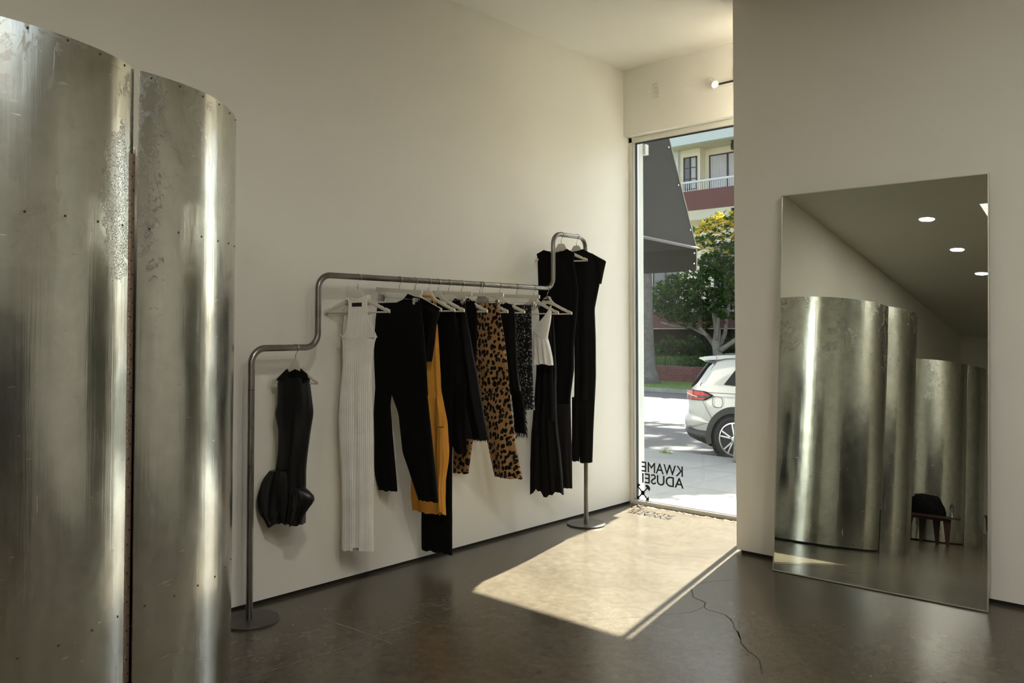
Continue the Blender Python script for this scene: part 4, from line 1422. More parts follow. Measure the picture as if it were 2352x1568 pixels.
# --- 14 long black dress with handkerchief hem
_, p0 = hanger(1257, Z2, ang, 'white hanger at the end of the main rail with black ties knotted at its neck')
g = garment('tiered_dress', p0, 'long sheer black dress with a handkerchief hem behind the white camisole', 'dress')
mb = MB()
cloth(mb, prof([(430, 185, 246), (560, 180, 255), (700, 173, 262), (850, 165, 262), (950, 156, 266), (1000, 151, 270), (1150, 144, 286), (1292, 142, 298)], CR5, p0, ang), p0, ang, 0.050, 0.016, 4.0, 0.3, seed=121, n=56, th_top=0.012,
      ragged=lambda u: -0.045 * max(0, math.sin(5.5 * u + 1.2)) + 0.03 * (abs(u + .45) < .05))
mb.build('skirt', MAT['sheer'], g, smooth=True, sharp=75)
mb = MB()
cloth(mb, prof([(640, 246, 258), (800, 240, 262), (960, 246, 265)], CR5, p0, ang), p0, ang, 0.010, 0.004, 1.0, 0.3, b0=0.055, seed=122, hem=0.02)
mb.build('hanging_tie', MAT['sheer'], g, smooth=True, sharp=75)
mb = MB()
for pts in (((200, 384), (214, 374), (228, 380), (222, 392), (205, 388)), ((200, 388), (186, 404), (178, 412), (184, 440)), ((226, 384), (233, 392)), ((190, 400), (186, 440), (190, 520))):
    mb.tube([on(CR5, p0, ang, x, y, .010) for x, y in pts], 0.0035, 6)
mb.tube([on(CR5, p0, ang, 200 + 14 * math.cos(q) + 13, 384 + 4 * math.sin(q), .009 * math.sin(q)) for q in np.linspace(0, 6.28, 12)], 0.0045, 6)
mb.build('knotted_straps', MAT['black'], g, smooth=True)

# --- 15 / 16 on the high rail
ang = 33 * W
_, p0 = hanger(1289, Z3, ang, 'white hanger on the high rail, left of the two up there', drop=0.075)
g = garment('shift_dress', p0, 'long black sleeveless dress, left of the two on the high rail', 'dress')
mb = MB()
cloth(mb, prof([(168, 172, 350), (200, 174, 346), (300, 178, 362), (340, 178, 369), (450, 183, 362), (600, 190, 348), (720, 195, 348), (850, 200, 331), (950, 200, 333), (1100, 210, 338), (1278, 230, 340)], CR5, p0, ang), p0, ang, 0.040, 0.010, 2.2, 0.3, th_top=0.016, seed=131, n=44)
plate(mb, [(172, 172), (205, 153), (225, 164), (255, 168), (285, 163), (315, 148), (348, 166), (352, 180), (172, 180)], CR5, p0, ang, 0.008, 0.0125)
plate(mb, [(172, 172), (205, 153), (225, 158), (255, 160), (285, 157), (315, 148), (348, 166), (352, 180), (172, 180)], CR5, p0, ang, -0.0125, -0.008)
mb.build('body', MAT['black'], g, smooth=True, sharp=60)
mb = MB()
cloth(mb, prof([(880, 270, 331), (1000, 272, 334), (1150, 282, 338), (1275, 300, 341)], CR5, p0, ang), p0, ang, 0.020, 0.006, 1.6, 0.3, b0=0.04, seed=132)
mb.build('overskirt', MAT['charcoal'], g, smooth=True, sharp=75, label='faded charcoal godet at the hem')
ang = 30 * W
_, p0 = hanger(1324, Z3, ang, 'white hanger on the high rail, right of the two up there', drop=0.075)
g = garment('cap_sleeve_dress', p0, 'long black dress with a stiff pointed cap sleeve, rightmost on the rack', 'dress')
mb = MB()
cloth(mb, prof([(178, 330, 440), (208, 328, 470), (260, 330, 474), (312, 334, 470), (430, 345, 446), (560, 348, 451), (750, 350, 452), (860, 348, 447)], CR5, p0, ang), p0, ang, 0.036, 0.008, 2.0, 0.5, th_top=0.016, seed=141, n=44)
plate(mb, [(330, 185), (345, 160), (362, 158), (390, 149), (455, 182), (470, 210), (330, 205)], CR5, p0, ang, 0.008, 0.0125)
mb.build('body', MAT['sheer'], g, smooth=True, sharp=60)
mb = MB()
cloth(mb, prof([(168, 425, 432), (182, 430, 456), (206, 440, 501), (225, 446, 496), (265, 455, 487), (300, 460, 480), (314, 462, 477)], CR5, p0, ang), p0, ang, 0.022, 0.002, 1.0, 0.5, seed=142, th_top=0.01, step=0.008)
mb.build('cap_sleeve', MAT['sheer'], g, smooth=True, sharp=60)
for rows, sd in (([(850, 338, 378), (1000, 338, 374), (1152, 337, 373)], 143), ([(850, 352, 447), (1000, 360, 440), (1158, 376, 435)], 144)):
    mb = MB()
    cloth(mb, prof(rows, CR5, p0, ang), p0, ang, 0.028, 0.005, 1.4, 0.5, seed=sd)
    mb.build('leg', MAT['sheer'], g, smooth=True, sharp=75)

# ------------------------------------------------------------------ outside: facade and awning
struct(MB().box((-8.0, 0.0, -0.4), (-0.012, 0.25, 5.6)).build('wall_facade', MAT['stucco']))
struct(MB().box((-0.30, 0.2, CEIL - 0.05), (3.6, 0.82, CEIL + 0.02)).build('added_canopy', MAT['stucco']))  # unseen canopy, added to cut off the far end of the sun patch
MBR = MB().box((-0.030, 0.255, 3.30), (0.012, 0.31, 3.40))
struct(MBR.build('trim_2', MAT['stucco']))

xa = -0.15
F1 = hit(1600, 570, 0, xa)          # front lower corner of the awning end
F0 = hit(1537, 320, 0, xa)
sl_ = (F0[2] - F1[2]) / (F0[1] - F1[1])
yw = 0.26
zt = F1[2] + sl_ * (yw - F1[1])
rail0 = hit(1478, 545, 0, xa)
zr0 = rail0[2] + (rail0[2] - F1[2]) / (rail0[1] - F1[1]) * (yw - rail0[1])
vz = hit(1600, 622, 0, xa)[2]
t = thing('awning', (-2.2, yw, F1[2]), 'dark olive canvas awning beyond the glass with a pale lower bar', 'awning')
XE = -4.2
def quad(a, b, c, d, nrm, th=0.004):
    P = [np.array(p, float) for p in (a, b, c, d)]
    n = np.array(nrm, float) * th
    return MB().add([p for p in P] + [p + n for p in P], [(0, 1, 2, 3), (7, 6, 5, 4), (0, 1, 5, 4), (1, 2, 6, 5), (2, 3, 7, 6), (3, 0, 4, 7)])
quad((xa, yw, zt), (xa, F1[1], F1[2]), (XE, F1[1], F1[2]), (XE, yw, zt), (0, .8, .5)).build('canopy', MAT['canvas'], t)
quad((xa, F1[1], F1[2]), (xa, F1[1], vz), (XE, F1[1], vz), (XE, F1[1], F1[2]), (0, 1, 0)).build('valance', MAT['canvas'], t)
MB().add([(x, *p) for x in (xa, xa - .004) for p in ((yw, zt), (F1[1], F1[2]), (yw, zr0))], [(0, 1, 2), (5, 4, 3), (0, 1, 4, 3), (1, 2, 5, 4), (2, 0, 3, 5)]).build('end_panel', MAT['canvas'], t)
MB().tube([(xa + .012, yw, zr0), (xa + .012, F1[1], F1[2])], 0.016, 4).build('lower_bar', plain('grey_awning_tube', (0.075, 0.075, 0.078), 0.5), t, label='grey horizontal awning tube')
hm = MB()
dn = np.array([F1[1] - yw, F1[2] - zt]); dn /= np.linalg.norm(dn)
hm.tube([(xa, yw, zt), (xa, F1[1], F1[2])], 0.008, 6)
hm.tube([(xa, F1[1], F1[2]), (xa, F1[1], vz)], 0.007, 6)
hm.build('piping', plain('pale_awning_piping', (0.16, 0.16, 0.14), 0.7), t)
sn = MB()
for py_s, px_s in ((338, 1536), (425, 1558.5), (528, 1586)):
    p = hit(px_s, py_s, 0, xa + .002)
    sn.lathe([(0.010, 0), (0.008, 0.004)], p, 8, (1, 0, 0))
for px_s, py_s in ((1595, 581), (1594.5, 605), (1584, 622)):
    p = hit(px_s, py_s, 1, F1[1] - .004)
    sn.lathe([(0.010, 0), (0.008, 0.004)], p, 8, (0, -1, 0))
sn.build('snaps', MAT['whitemetal'], t, kind='stuff')
MB().box((xa - 0.04, yw - .005, zr0 - .05), (xa + .03, yw + .02, zr0 + .05)).build('wall_bracket', MAT['whitemetal'], t)

# ------------------------------------------------------------------ sidewalk, street
def gz(y):           # ground height outside
    if y < 0.2: return -0.022
    if y < 4.37: return -0.022 - 0.198 * (y - 0.2) / 4.17
    return -0.36
GX0, GX1 = -40.0, 12.0
SW = struct(MB().add([(GX0, 0.05, -0.05), (GX1, 0.05, -0.05), (GX1, 4.3, gz(4.3) - .03), (GX0, 4.3, gz(4.3) - .03)], [(0, 1, 2, 3)]).build('sidewalk', MAT['walkj'], origin=(0, 0, 0)))
ys = [0.06, 1.46, 2.92, 4.28]
xs_ = [-6.62, -5.22, -3.82, -2.42, -1.02, 0.38, 1.78, 3.18]
for j in range(3):
    for i in range(7):
        a, b = xs_[i] + .006, xs_[i + 1] - .006
        c, d = ys[j] + .006, ys[j + 1] - .006
        sk = 0.0
        v = [(x, y, gz(y) - e) for e in (0.0, .06) for y in (c, d) for x in (a, b)]
        MB().add(v, [(0, 1, 3, 2), (4, 6, 7, 5), (0, 1, 5, 4), (1, 3, 7, 5), (3, 2, 6, 7), (2, 0, 4, 6)]).build('slab', MAT['walk'], SW)
for a, b in ((GX0, xs_[0]), (xs_[-1], GX1)):
    MB().add([(x, y, gz(y)) for y in (0.06, 4.28) for x in (a, b)], [(0, 1, 3, 2)]).build('paving', MAT['walk'], SW)
struct(MB().box((GX0, 4.29, -0.5), (GX1, 4.45, gz(4.30)), bev=0.02).build('curb_near', MAT['walk']))
struct(MB().add([(GX0, 4.4, -0.36), (GX1, 4.4, -0.36), (GX1, 16.2, -0.36), (GX0, 16.2, -0.36)], [(0, 1, 2, 3)]).build('street', MAT['asphalt'], origin=(0, 0, 0)))
CF = struct(MB().box((-30, 16.12, -0.6), (2, 16.30, -0.24), bev=0.02).build('curb_far', MAT['curb']))
cx_ = hit(1502, 890, 1, 16.12)[0]
for k in range(-4, 5):
    x = cx_ + 2.4 * k
    MB().box((x + .006, 16.10, -0.36), (x + 2.394, 16.135, -0.225), bev=0.012).build('curb_stone', MAT['curb'], CF)
LW = struct(MB().box((-30, 16.29, -0.6), (2, 19.6, -0.23)).build('lawn_strip', MAT['grass']))
rnd = random.Random(12)
v, f = [], []
for k in range(9000):
    x, y = rnd.uniform(-15.5, -5.5), 16.3 + 3.25 * rnd.random()
    h = rnd.uniform(.025, .07); w = .006; q = rnd.uniform(0, 6.28)
    dx, dy = math.cos(q) * w, math.sin(q) * w
    b = len(v)
    v += [(x - dx, y - dy, -.232), (x + dx, y + dy, -.232), (x + rnd.uniform(-.03, .03), y + rnd.uniform(-.03, .03), -.232 + h)]
    f.append((b, b + 1, b + 2))
MB().add(v, f).build('grass_blades', MAT['blade'], LW, fixn=False, kind='stuff')
# weeds at the near curb
v, f = [], []
wc = hit(1529, 1041, 2, -0.21)
for k in range(90):
    q = rnd.uniform(0, 6.28); r0 = rnd.uniform(0, .09)
    x, y = wc[0] + r0 * math.cos(q) * 1.3, wc[1] + r0 * math.sin(q) * .4
    h = rnd.uniform(.02, .09); w = .004
    b = len(v)
    v += [(x - w, y, gz(4.2)), (x + w, y, gz(4.2)), (x + rnd.uniform(-.05, .05), y + rnd.uniform(-.02, .02), gz(4.2) + h)]
    f.append((b, b + 1, b + 2))
tag(MB().add(v, f).build('weed_tuft', MAT['blade'], fixn=False), 'dry weed tuft growing in the joint at the near curb', 'weeds', kind='stuff')

# low brick wall across the street, brick by brick
BY = 19.65
b0, b1 = hit(1520, 869.5, 1, BY)[2], hit(1520, 840.0, 1, BY)[2]
b0 = -0.235
rows = 6
rh = (b1 - b0) / rows
BW0, BW1 = hit(1470, 850, 1, BY)[0] - 0.6, hit(1700, 850, 1, BY)[0] + 1.5
GWALL = tag(MB().box((-30, BY + .012, -0.6), (2, BY + .24, b1 - .004)).build('garden_wall', MAT['mortar']), 'low oxblood brick garden wall across the street', 'wall')
br = None
bl = 0.215
cnt = 0
for r_ in range(rows):
    x = BW0 + (0.5 * bl if r_ % 2 else 0)
    while x < BW1 and cnt < 300:
        c = (x + bl / 2, BY + .05, b0 + rh * r_ + .004)
        if br is None:
            br = MB().box((c[0] - bl / 2 + .005, BY, c[2]), (c[0] + bl / 2 - .005, BY + .10, c[2] + rh - .008)).build('brick', MAT['brick'], GWALL, origin=c)
        else:
            share(br, 'brick', (c[0], c[1], c[2]), GWALL)
        x += bl
        cnt += 1
mb = MB()
for (xa_, xb_) in ((-30, BW0 - .01), (BW1 + .25, 2)):
    mb.box((xa_, BY + .002, -0.3), (xb_, BY + .02, b1 - .006))
mb.build('far_brickwork', MAT['brickfar'], GWALL)
struct(MB().box((-30, BY + .23, -0.6), (2, 24.0, b1 - .03)).build('planter_bed', MAT['grass']))


# ------------------------------------------------------------------ planting
def leaf_cloud(mb, n, pos, size, rnd, mi=0, flat=0.4, rosette=5):
    v, f = [], []
    for k in range(n):
        c = np.array(pos())
        base_q = rnd.uniform(0, 6.28)
        for j in range(rosette):
            q = base_q + 6.28 * j / rosette + rnd.uniform(-.3, .3)
            el = rnd.uniform(-0.2, 1.0)
            d = np.array([math.cos(q) * math.cos(el), math.sin(q) * math.cos(el), math.sin(el)])
            L = size * rnd.uniform(.7, 1.25)
            s = np.cross(d, (0, 0, 1)); s /= np.linalg.norm(s) + 1e-9
            up = np.cross(s, d)
            w = L * 0.24
            b = len(v)
            v += [c, c + d * L * .5 + s * w + up * w * flat, c + d * L, c + d * L * .5 - s * w + up * w * flat]
            f += [(b, b + 1, b + 2), (b, b + 2, b + 3)]
    return mb.add(v, f, mi)


def in_ell(rnd, c, r, shell=0.5):
    def g():
        while True:
            p = np.array([rnd.uniform(-1, 1) for _ in range(3)])
            q = np.linalg.norm(p)
            if shell < q <= 1: return np.array(c) + p * np.array(r)
    return g


# flowering magnolia behind the parked car
TY = 21.3
tb = hit(1648, 838, 1, TY)
pxm = 29.5 / FPX
t = thing('magnolia_tree', (tb[0], TY, b1 - .03), 'glossy magnolia with yellow new leaves behind the parked car', 'tree')
rnd = random.Random(5)
def tp(px, py, dy=0.0): return hit(px, py, 1, TY + dy)
mb = MB()
trunk = [tp(1650, 850), tp(1649, 815), tp(1645, 790), tp(1648, 760), tp(1640, 715), tp(1632, 660)]
mb.tube(trunk, [.20, .18, .16, .13, .10, .06], 10)
mb.build('trunk', MAT['bark'], t, smooth=True)
for pts, r0 in (([(1645, 800), (1625, 770), (1590, 752), (1545, 748), (1518, 740)], .10), ([(1640, 790), (1610, 755), (1590, 735), (1575, 700)], .09), ([(1650, 800), (1665, 765), (1672, 720), (1680, 660)], .11), ([(1655, 805), (1690, 780), (1720, 740), (1740, 680)], .11), ([(1645, 780), (1652, 720), (1660, 640), (1655, 560)], .09)):
    MB().tube([tp(x, y, rnd.uniform(-.3, .3)) for x, y in pts], [r0 * q for q in np.linspace(1, .3, len(pts))], 8).build('branch', MAT['bark'], t, smooth=True)
mb = MB()
s = 28.5 / FPX
ells = [((1680, 585), (100, 2.0, 100), 520), ((1640, 650), (90, 1.7, 70), 420), ((1565, 690), (70, 1.5, 62), 430), ((1760, 620), (110, 2.0, 130), 420), ((1600, 725), (58, 1.3, 40), 190), ((1690, 700), (60, 1.4, 50), 200), ((1520, 690), (28, 1.0, 45), 100)]
for (px, py), (rx, ry, rz), n in ells:
    leaf_cloud(mb, n, in_ell(rnd, tp(px, py), (rx * s, ry, rz * s), .35), 0.21, rnd)
mb.build('foliage', MAT['leaf'], t, fixn=False, kind='stuff', label='glossy dark green foliage')
mb = MB()
def crown_top():
    px = rnd.uniform(1592, 1790)
    top = 488 + ((px - 1680) / 100) ** 2 * 55
    return tp(px, top + abs(rnd.gauss(0, 1)) * 42, rnd.uniform(-1.6, 0.6))
leaf_cloud(mb, 210, crown_top, 0.17, rnd, rosette=6)
leaf_cloud(mb, 10, in_ell(rnd, tp(1625, 570), (20 * s, .8, 14 * s), 0), 0.17, rnd, rosette=6)
leaf_cloud(mb, 12, in_ell(rnd, tp(1560, 655), (45 * s, .8, 20 * s), 0), 0.13, rnd, rosette=5)
mb.build('new_leaves', MAT['leafy'], t, fixn=False, kind='stuff', label='bright yellow new leaves')

# tall street tree whose grey trunk shows beside the window frame
PYp = 18.2
t = thing('tall_street_tree', (hit(1491, 868, 1, PYp)[0], PYp, -.24), 'tall tree with a thick grey trunk on the far lawn strip', 'tree')
tr_ = []
for px, py, r_ in ((1489, 872, .46), (1489, 862, .36), (1489, 850, .29), (1488.5, 830, .245), (1487.5, 780, .215), (1486, 700, .20), (1485, 620, .19), (1484, 480, .18), (1483, 300, .16), (1483, 120, .13)):
    p = hit(px, py, 1, PYp)
    if py == 872: p[2] = -.24
    tr_.append((p, r_))
MB().tube([p for p, _ in tr_], [r_ for _, r_ in tr_], 14).build('trunk', MAT['palm'], t, smooth=True)
top = tr_[-1][0]
rnd = random.Random(33)
mb = MB()
for c, r_, n in (((top[0] - .5, PYp + .3, 13.2), (3.6, 3.6, 2.2), 700), ((top[0] + 4.0, PYp - .2, 13.4), (3.6, 3.0, 2.0), 600), ((top[0] + 1.6, PYp - 1.8, 15.4), (3.4, 3.0, 1.8), 500)):
    leaf_cloud(mb, n, in_ell(rnd, c, r_, .2), 0.36, rnd)
mb.build('foliage', MAT['leafb'], t, fixn=False, kind='stuff')
for q in ((-.5, .3, 13.4), (4.0, -.2, 13.4), (1.6, -1.8, 15.2)):
    MB().tube([tr_[-2][0], np.array(tr_[-1][0]) * .6 + .4 * np.array([top[0] + q[0], PYp + q[1], q[2]]), (top[0] + q[0], PYp + q[1], q[2])], [.12, .09, .04], 8).build('branch', MAT['palm'], t, smooth=True)

# leaning tree over the parking lane, outside the view: it throws the shade on the pavement
t = thing('leaning_street_tree', (-0.9, 4.1, gz(4.1)), 'leaning street tree beside the parked car that shades the pavement', 'tree')
MB().tube([(-0.9, 4.1, gz(4.1)), (-1.1, 4.6, 1.8), (-1.5, 6.0, 4.4), (-2.4, 8.6, 7.2), (-3.1, 10.6, 8.8)], [.17, .14, .12, .09, .05], 10).build('trunk', MAT['bark'], t, smooth=True)
mb = MB()
rnd = random.Random(44)
for c, r_, n in (((-2.8, 11.1, 9.2), (1.75, 1.9, 1.05), 950), ((-4.6, 12.4, 9.6), (1.9, 1.6, 1.0), 260), ((-2.3, 8.9, 8.4), (0.9, 1.1, .8), 90)):
    leaf_cloud(mb, n, in_ell(rnd, c, r_, .15), 0.26, rnd)
mb.build('foliage', MAT['leafb'], t, fixn=False, kind='stuff')

# strappy border, round shrub and shade shrubs in the bed
rnd = random.Random(6)
v, f = [], []
xl, xr = hit(1495, 830, 1, 20.6)[0], hit(1625, 830, 1, 20.6)[0]
for k in range(1100):
    x, y = rnd.uniform(xl - .5, xr + .5), rnd.uniform(20.6, 21.2)
    h = rnd.uniform(.22, .42); q = rnd.uniform(0, 6.28); le = rnd.uniform(.03, .16); w = .009
    d = np.array([math.cos(q), math.sin(q)])
    z0_ = b1 - .03
    b = len(v)
    v += [(x - w, y, z0_), (x + w, y, z0_), (x + d[0] * le * .4 + w, y + d[1] * le * .4, z0_ + h * .7), (x + d[0] * le * .4 - w, y + d[1] * le * .4, z0_ + h * .7), (x + d[0] * le, y + d[1] * le, z0_ + h)]
    f += [(b, b + 1, b + 2, b + 3), (b + 3, b + 2, b + 4)]
tag(MB().add(v, f).build('strappy_border', MAT['strap'], fixn=False), 'strappy green border plants behind the brick garden wall', 'plants', kind='stuff')
mb = MB()
c = hit(1592, 833, 1, 20.3)
leaf_cloud(mb, 330, in_ell(rnd, (c[0], 20.22, b1 + .10), (.62, .26, .26), .4), 0.075, rnd)
o = tag(mb.build('round_shrub', MAT['leaf'], fixn=False), 'clipped dark green shrub on the brick garden wall beside the car', 'shrub')
mb = MB()
for px in range(1490, 1720, 22):
    c = hit(px + rnd.uniform(-8, 8), 790, 1, 22.6)
    leaf_cloud(mb, 110, in_ell(rnd, (c[0], 22.6 + rnd.uniform(-.4, .4), 0.55 + rnd.uniform(-.2, .3)), (.55, .5, .55), .2), 0.15, rnd)
tag(mb.build('shade_shrubs', MAT['leafb'], fixn=False), 'dim shrubs in the shade under the brick terrace', 'shrubs', kind='stuff')

# ------------------------------------------------------------------ apartment building across the street
YT = 24.2          # brick terrace front
Yb = 27.0          # balcony front
Yw = 28.6          # wall behind the balcony
bl_, br_ = hit(1400, 700, 1, Yb)[0] - 2, hit(1900, 700, 1, Yb)[0] + 6
t = thing('apartment_building', ((bl_ + br_) / 2, Yb, 0), 'cream apartment building with maroon balcony parapet across the street', 'building')
def Z(px, py, y): return hit(px, py, 1, y)[2]
zT0, zT1 = Z(1600, 753.5, YT), Z(1600, 716.5, YT)
MB().box((bl_, YT, zT0), (br_, YT + .3, zT1)).build('terrace_parapet', MAT['brickfar'], t, label='oxblood brick terrace parapet')
MB().box((bl_, YT + .02, zT0 - .03), (br_, YT + 4.5, zT0)).build('terrace_slab', MAT['soffit'], t)
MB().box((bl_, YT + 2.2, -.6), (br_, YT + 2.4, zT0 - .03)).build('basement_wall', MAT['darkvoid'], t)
zR = Z(1600, 690, YT)
rl = MB().box((bl_, YT + .10, zR - .04), (br_, YT + .17, zR)).build('terrace_railing', MAT['whitemetal'], t, label='white terrace railing')
x0, x1 = hit(1470, 700, 1, YT)[0], hit(1720, 700, 1, YT)[0]
bal = None
n = 48
for i in range(n):
    x = x0 + (x1 - x0) * i / (n - 1)
    if bal is None:
        bal = MB().box((x - .011, YT + .12, zT1), (x + .011, YT + .145, zR - .04)).build('baluster', MAT['whitemetal'], rl)
    else:
        share(bal, 'baluster', (x, YT + .1325, zT1), rl)
zP0, zP1 = Z(1620, 480, Yb), Z(1620, 434.5, Yb)
MB().box((bl_, Yb, zP0), (br_, Yb + .18, zP1)).build('balcony_parapet', MAT['redband'], t, label='maroon balcony parapet')
MB().box((bl_, Yb + .02, zP0 - .45), (br_, Yb + .25, zP0)).build('balcony_beam', MAT['soffit'], t)
MB().box((bl_, Yb + .1, zP0 - .05), (br_, Yw + .4, zP0 + .1)).build('balcony_floor', MAT['cream'], t)
zH = Z(1625, 410, Yb)
rl = MB().box((bl_, Yb + .04, zH - .09), (br_, Yb + .14, zH), bev=.01).build('balcony_railing', MAT['whitemetal'], t, label='white balcony handrail')
x0, x1 = hit(1550, 430, 1, Yb)[0], hit(1720, 430, 1, Yb)[0]
bal = None
n = 34
for i in range(n):
    x = x0 + (x1 - x0) * i / (n - 1)
    if bal is None:
        bal = MB().box((x - .012, Yb + .08, zP1), (x + .012, Yb + .105, zH - .09)).build('baluster', MAT['whitemetal'], rl)
    else:
        share(bal, 'baluster', (x, Yb + .0925, zP1), rl)
zF0, zF1 = Z(1620, 324.5, Yb), Z(1620, 299.0, Yb) + .1
MB().box((bl_, Yb - .05, zF0), (br_, Yb + .2, zF1)).build('roof_fascia', MAT['fascia'], t, label='pale blue upper fascia')
MB().box((bl_, Yb + .0, zF0 + .02), (br_, Yw + 1.6, zF0 + .12)).build('soffit', MAT['soffit'], t)
# wall with a projecting bay on the left
xs0 = hit(1607, 380, 1, Yw)[0]
yw2 = Yw - .5
MB().box((xs0, Yw, zP0), (br_, Yw + .2, zF0 + .02)).build('balcony_wall', MAT['cream'], t)
xb0, xb1 = hit(1562, 380, 1, yw2)[0], hit(1608, 380, 1, yw2)[0]
MB().box((bl_, yw2 - .0, zP0), (xb1, Yw + .2, zF0 + .02)).build('bay_wall', MAT['cream'], t)
MB().box((xb0 - 1.2, yw2 - .18, zP0), (xb0, yw2 + .05, zF0 + .02)).build('bay_corner', MAT['fascia'], t)
def window(px0, py0, px1, py1, yy, cols, rowsn, mats_, name='window', down=None):
    a, b = hit(px0, py0, 1, yy), hit(px1, py1, 1, yy)
    x0, x1, z1_, z0_ = a[0], b[0], max(a[2], b[2]), min(a[2], b[2])
    if down is not None: z0_ = down
    w = MB()
    fw = .055
    w.box((x0, yy - .05, z0_), (x0 + fw, yy, z1_)).box((x1 - fw, yy - .05, z0_), (x1, yy, z1_)).box((x0, yy - .05, z1_ - fw), (x1, yy, z1_)).box((x0, yy - .05, z0_), (x1, yy, z0_ + fw))
    for i in range(1, cols):
        x = x0 + (x1 - x0) * i / cols
        w.box((x - fw * .6, yy - .05, z0_), (x + fw * .6, yy, z1_))
    for j in range(1, rowsn):
        z = z0_ + (z1_ - z0_) * j / rowsn
        w.box((x0, yy - .04, z - .016), (x1, yy, z + .016))
    wo = w.build(name, MAT['winframe'], t, label='dark bronze framed ' + name)
    for i in range(cols):
        for j in range(rowsn):
            xa_, xb_ = x0 + (x1 - x0) * i / cols, x0 + (x1 - x0) * (i + 1) / cols
            za, zb = z0_ + (z1_ - z0_) * j / rowsn, z0_ + (z1_ - z0_) * (j + 1) / rowsn
            mt = mats_[min(i, len(mats_) - 1)]
            if mt == 'curtain':
                nn_ = max(6, int((xb_ - xa_) / .06)) * 2
                v = []
                for q in range(nn_ + 1):
                    x = xa_ + (xb_ - xa_) * q / nn_
                    v += [(x, yy - .012 + .010 * (q % 2), za), (x, yy - .012 + .010 * (q % 2), zb)]
                MB().add(v, [(2 * q, 2 * q + 2, 2 * q + 3, 2 * q + 1) for q in range(nn_)]).build('curtain', MAT['curtain'], wo)
            else:
                MB().box((xa_, yy - .012, za), (xb_, yy - .006, zb)).build('pane', MAT[mt], wo)
window(1570.5, 363, 1601.5, 414, yw2, 2, 3, ['screen', 'curtain'], down=Z(1586, 436, yw2))
window(1629.5, 357, 1760, 357, Yw, 3, 1, ['curtain'], name='sliding_door', down=zP0 + .1)
for px, py, yy in ((1684, 333, Yb + .7), (1684, 488, Yb + .02)):
    c = hit(px, py, 1, yy)
    MB().lathe([(.03, -.22), (.09, -.20), (.12, -.05), (.10, .10), (.05, .14), (.10, .17), (.10, .20), (.02, .21)], c, 12).build('lantern', MAT['lantern'], t, smooth=True, sharp=40)
# storey between terrace and balcony
MB().box((bl_, Yb + 1.0, zT0), (br_, Yb + 1.2, zP0 - .1)).build('lower_wall', MAT['cream'], t)
window(1500, 600, 1560, 700, Yb + 1.0, 2, 2, ['screen'], down=zT1)
window(1640, 560, 1720, 700, Yb + 1.0, 2, 1, ['screen', 'curtain'], down=zT0)
MB().box((bl_, Yb + .3, zF1), (br_, Yw + 4, zF1 + 3.0)).build('upper_storey', MAT['cream'], t)

# ------------------------------------------------------------------ white parked car
S = 0.965
CX, CYc, GZ = -2.372, 5.76, -0.36
def cw(x, y, z): return (CX + x * S, CYc + y * S, GZ + z * S)
t = thing('parked_car', (CX + 2.3 * S, CYc, GZ), 'white sport utility car parked at the near curb, its rear end showing', 'car')


def loft_car(stations, name, mat, parent, sharp=35):
    """stations: (x, [(y, z) half section from centre bottom to centre top])"""
    v, f = [], []
    full = []
    for x, sec in stations:
        ring = [(x if not isinstance(x, (list, tuple)) else x[i], -y, z) for i, (y, z) in enumerate(sec)]
        ring2 = [(x if not isinstance(x, (list, tuple)) else x[i], y, z) for i, (y, z) in enumerate(sec)][::-1]
        full.append(ring + ring2)
    n = len(full[0])
    for r_ in full:
        v += [cw(*p) for p in r_]
    for i in range(len(full) - 1):
        for j in range(n):
            k = (j + 1) % n
            f.append((i * n + j, i * n + k, (i + 1) * n + k, (i + 1) * n + j))
    f += [tuple(range(n)), tuple((len(full) - 1) * n + j for j in range(n))]
    return MB().add(v, f).build(name, mat, parent, smooth=True, sharp=sharp)


def body_sec(w, zb, zt):
    return [(0, zb), (w * .86, zb), (w * .965, zb + .10), (w, zb + .30), (w * .995, zt - .30), (w * .985, zt - .16), (w * .945, zt - .05), (w * .90, zt), (0, zt + .015)]
X_ = [0.045, .07, .13, .26, .5, .95, 2.0, 3.0, 3.7, 4.2, 4.5, 4.64]
Wd = [.74, .80, .85, .885, .905, .915, .92, .92, .905, .86, .76, .60]
Zb = [.50, .42, .36, .31, .27, .24, .24, .24, .25, .27, .32, .45]
Zt = [1.00, 1.06, 1.11, 1.13, 1.125, 1.11, 1.07, 1.04, 1.02, .97, .86, .72]
loft_car([(x, body_sec(w, a, b)) for x, w, a, b in zip(X_, Wd, Zb, Zt)], 'body', MAT['carw'], t)
# bumper bulge below the tailgate
def bump_sec(w, z0, z1): return [(0, z0), (w * .9, z0), (w * .98, z0 + .06), (w, (z0 + z1) / 2), (w * .985, z1 - .05), (w * .93, z1), (0, z1)]
loft_car([(-.035, bump_sec(.60, .50, .68)), (-.03, bump_sec(.72, .47, .70)), (.0, bump_sec(.80, .46, .71)), (.06, bump_sec(.865, .45, .715)), (.18, bump_sec(.895, .45, .72)), (.34, bump_sec(.908, .47, .70)), (.50, bump_sec(.908, .50, .66))], 'rear_bumper', MAT['carw'], t)
loft_car([(-.03, bump_sec(.66, .40, .51)), (.0, bump_sec(.79, .36, .50)), (.08, bump_sec(.872, .32, .48)), (.25, bump_sec(.905, .27, .47)), (.45, bump_sec(.918, .22, .47)), (.56, bump_sec(.918, .20, .46))], 'lower_cladding', MAT['cblack'], t)
def gh_sec(bw, rw, zt, zb=1.06): return [(0, zb), (bw, zb), (bw * .985, zb + .06), ((bw + rw) / 2 + .02, (zb + zt) / 2 + .02), (rw + .03, zt - .10), (rw, zt - .045), (rw - .10, zt - .005), (0, zt + .02)]
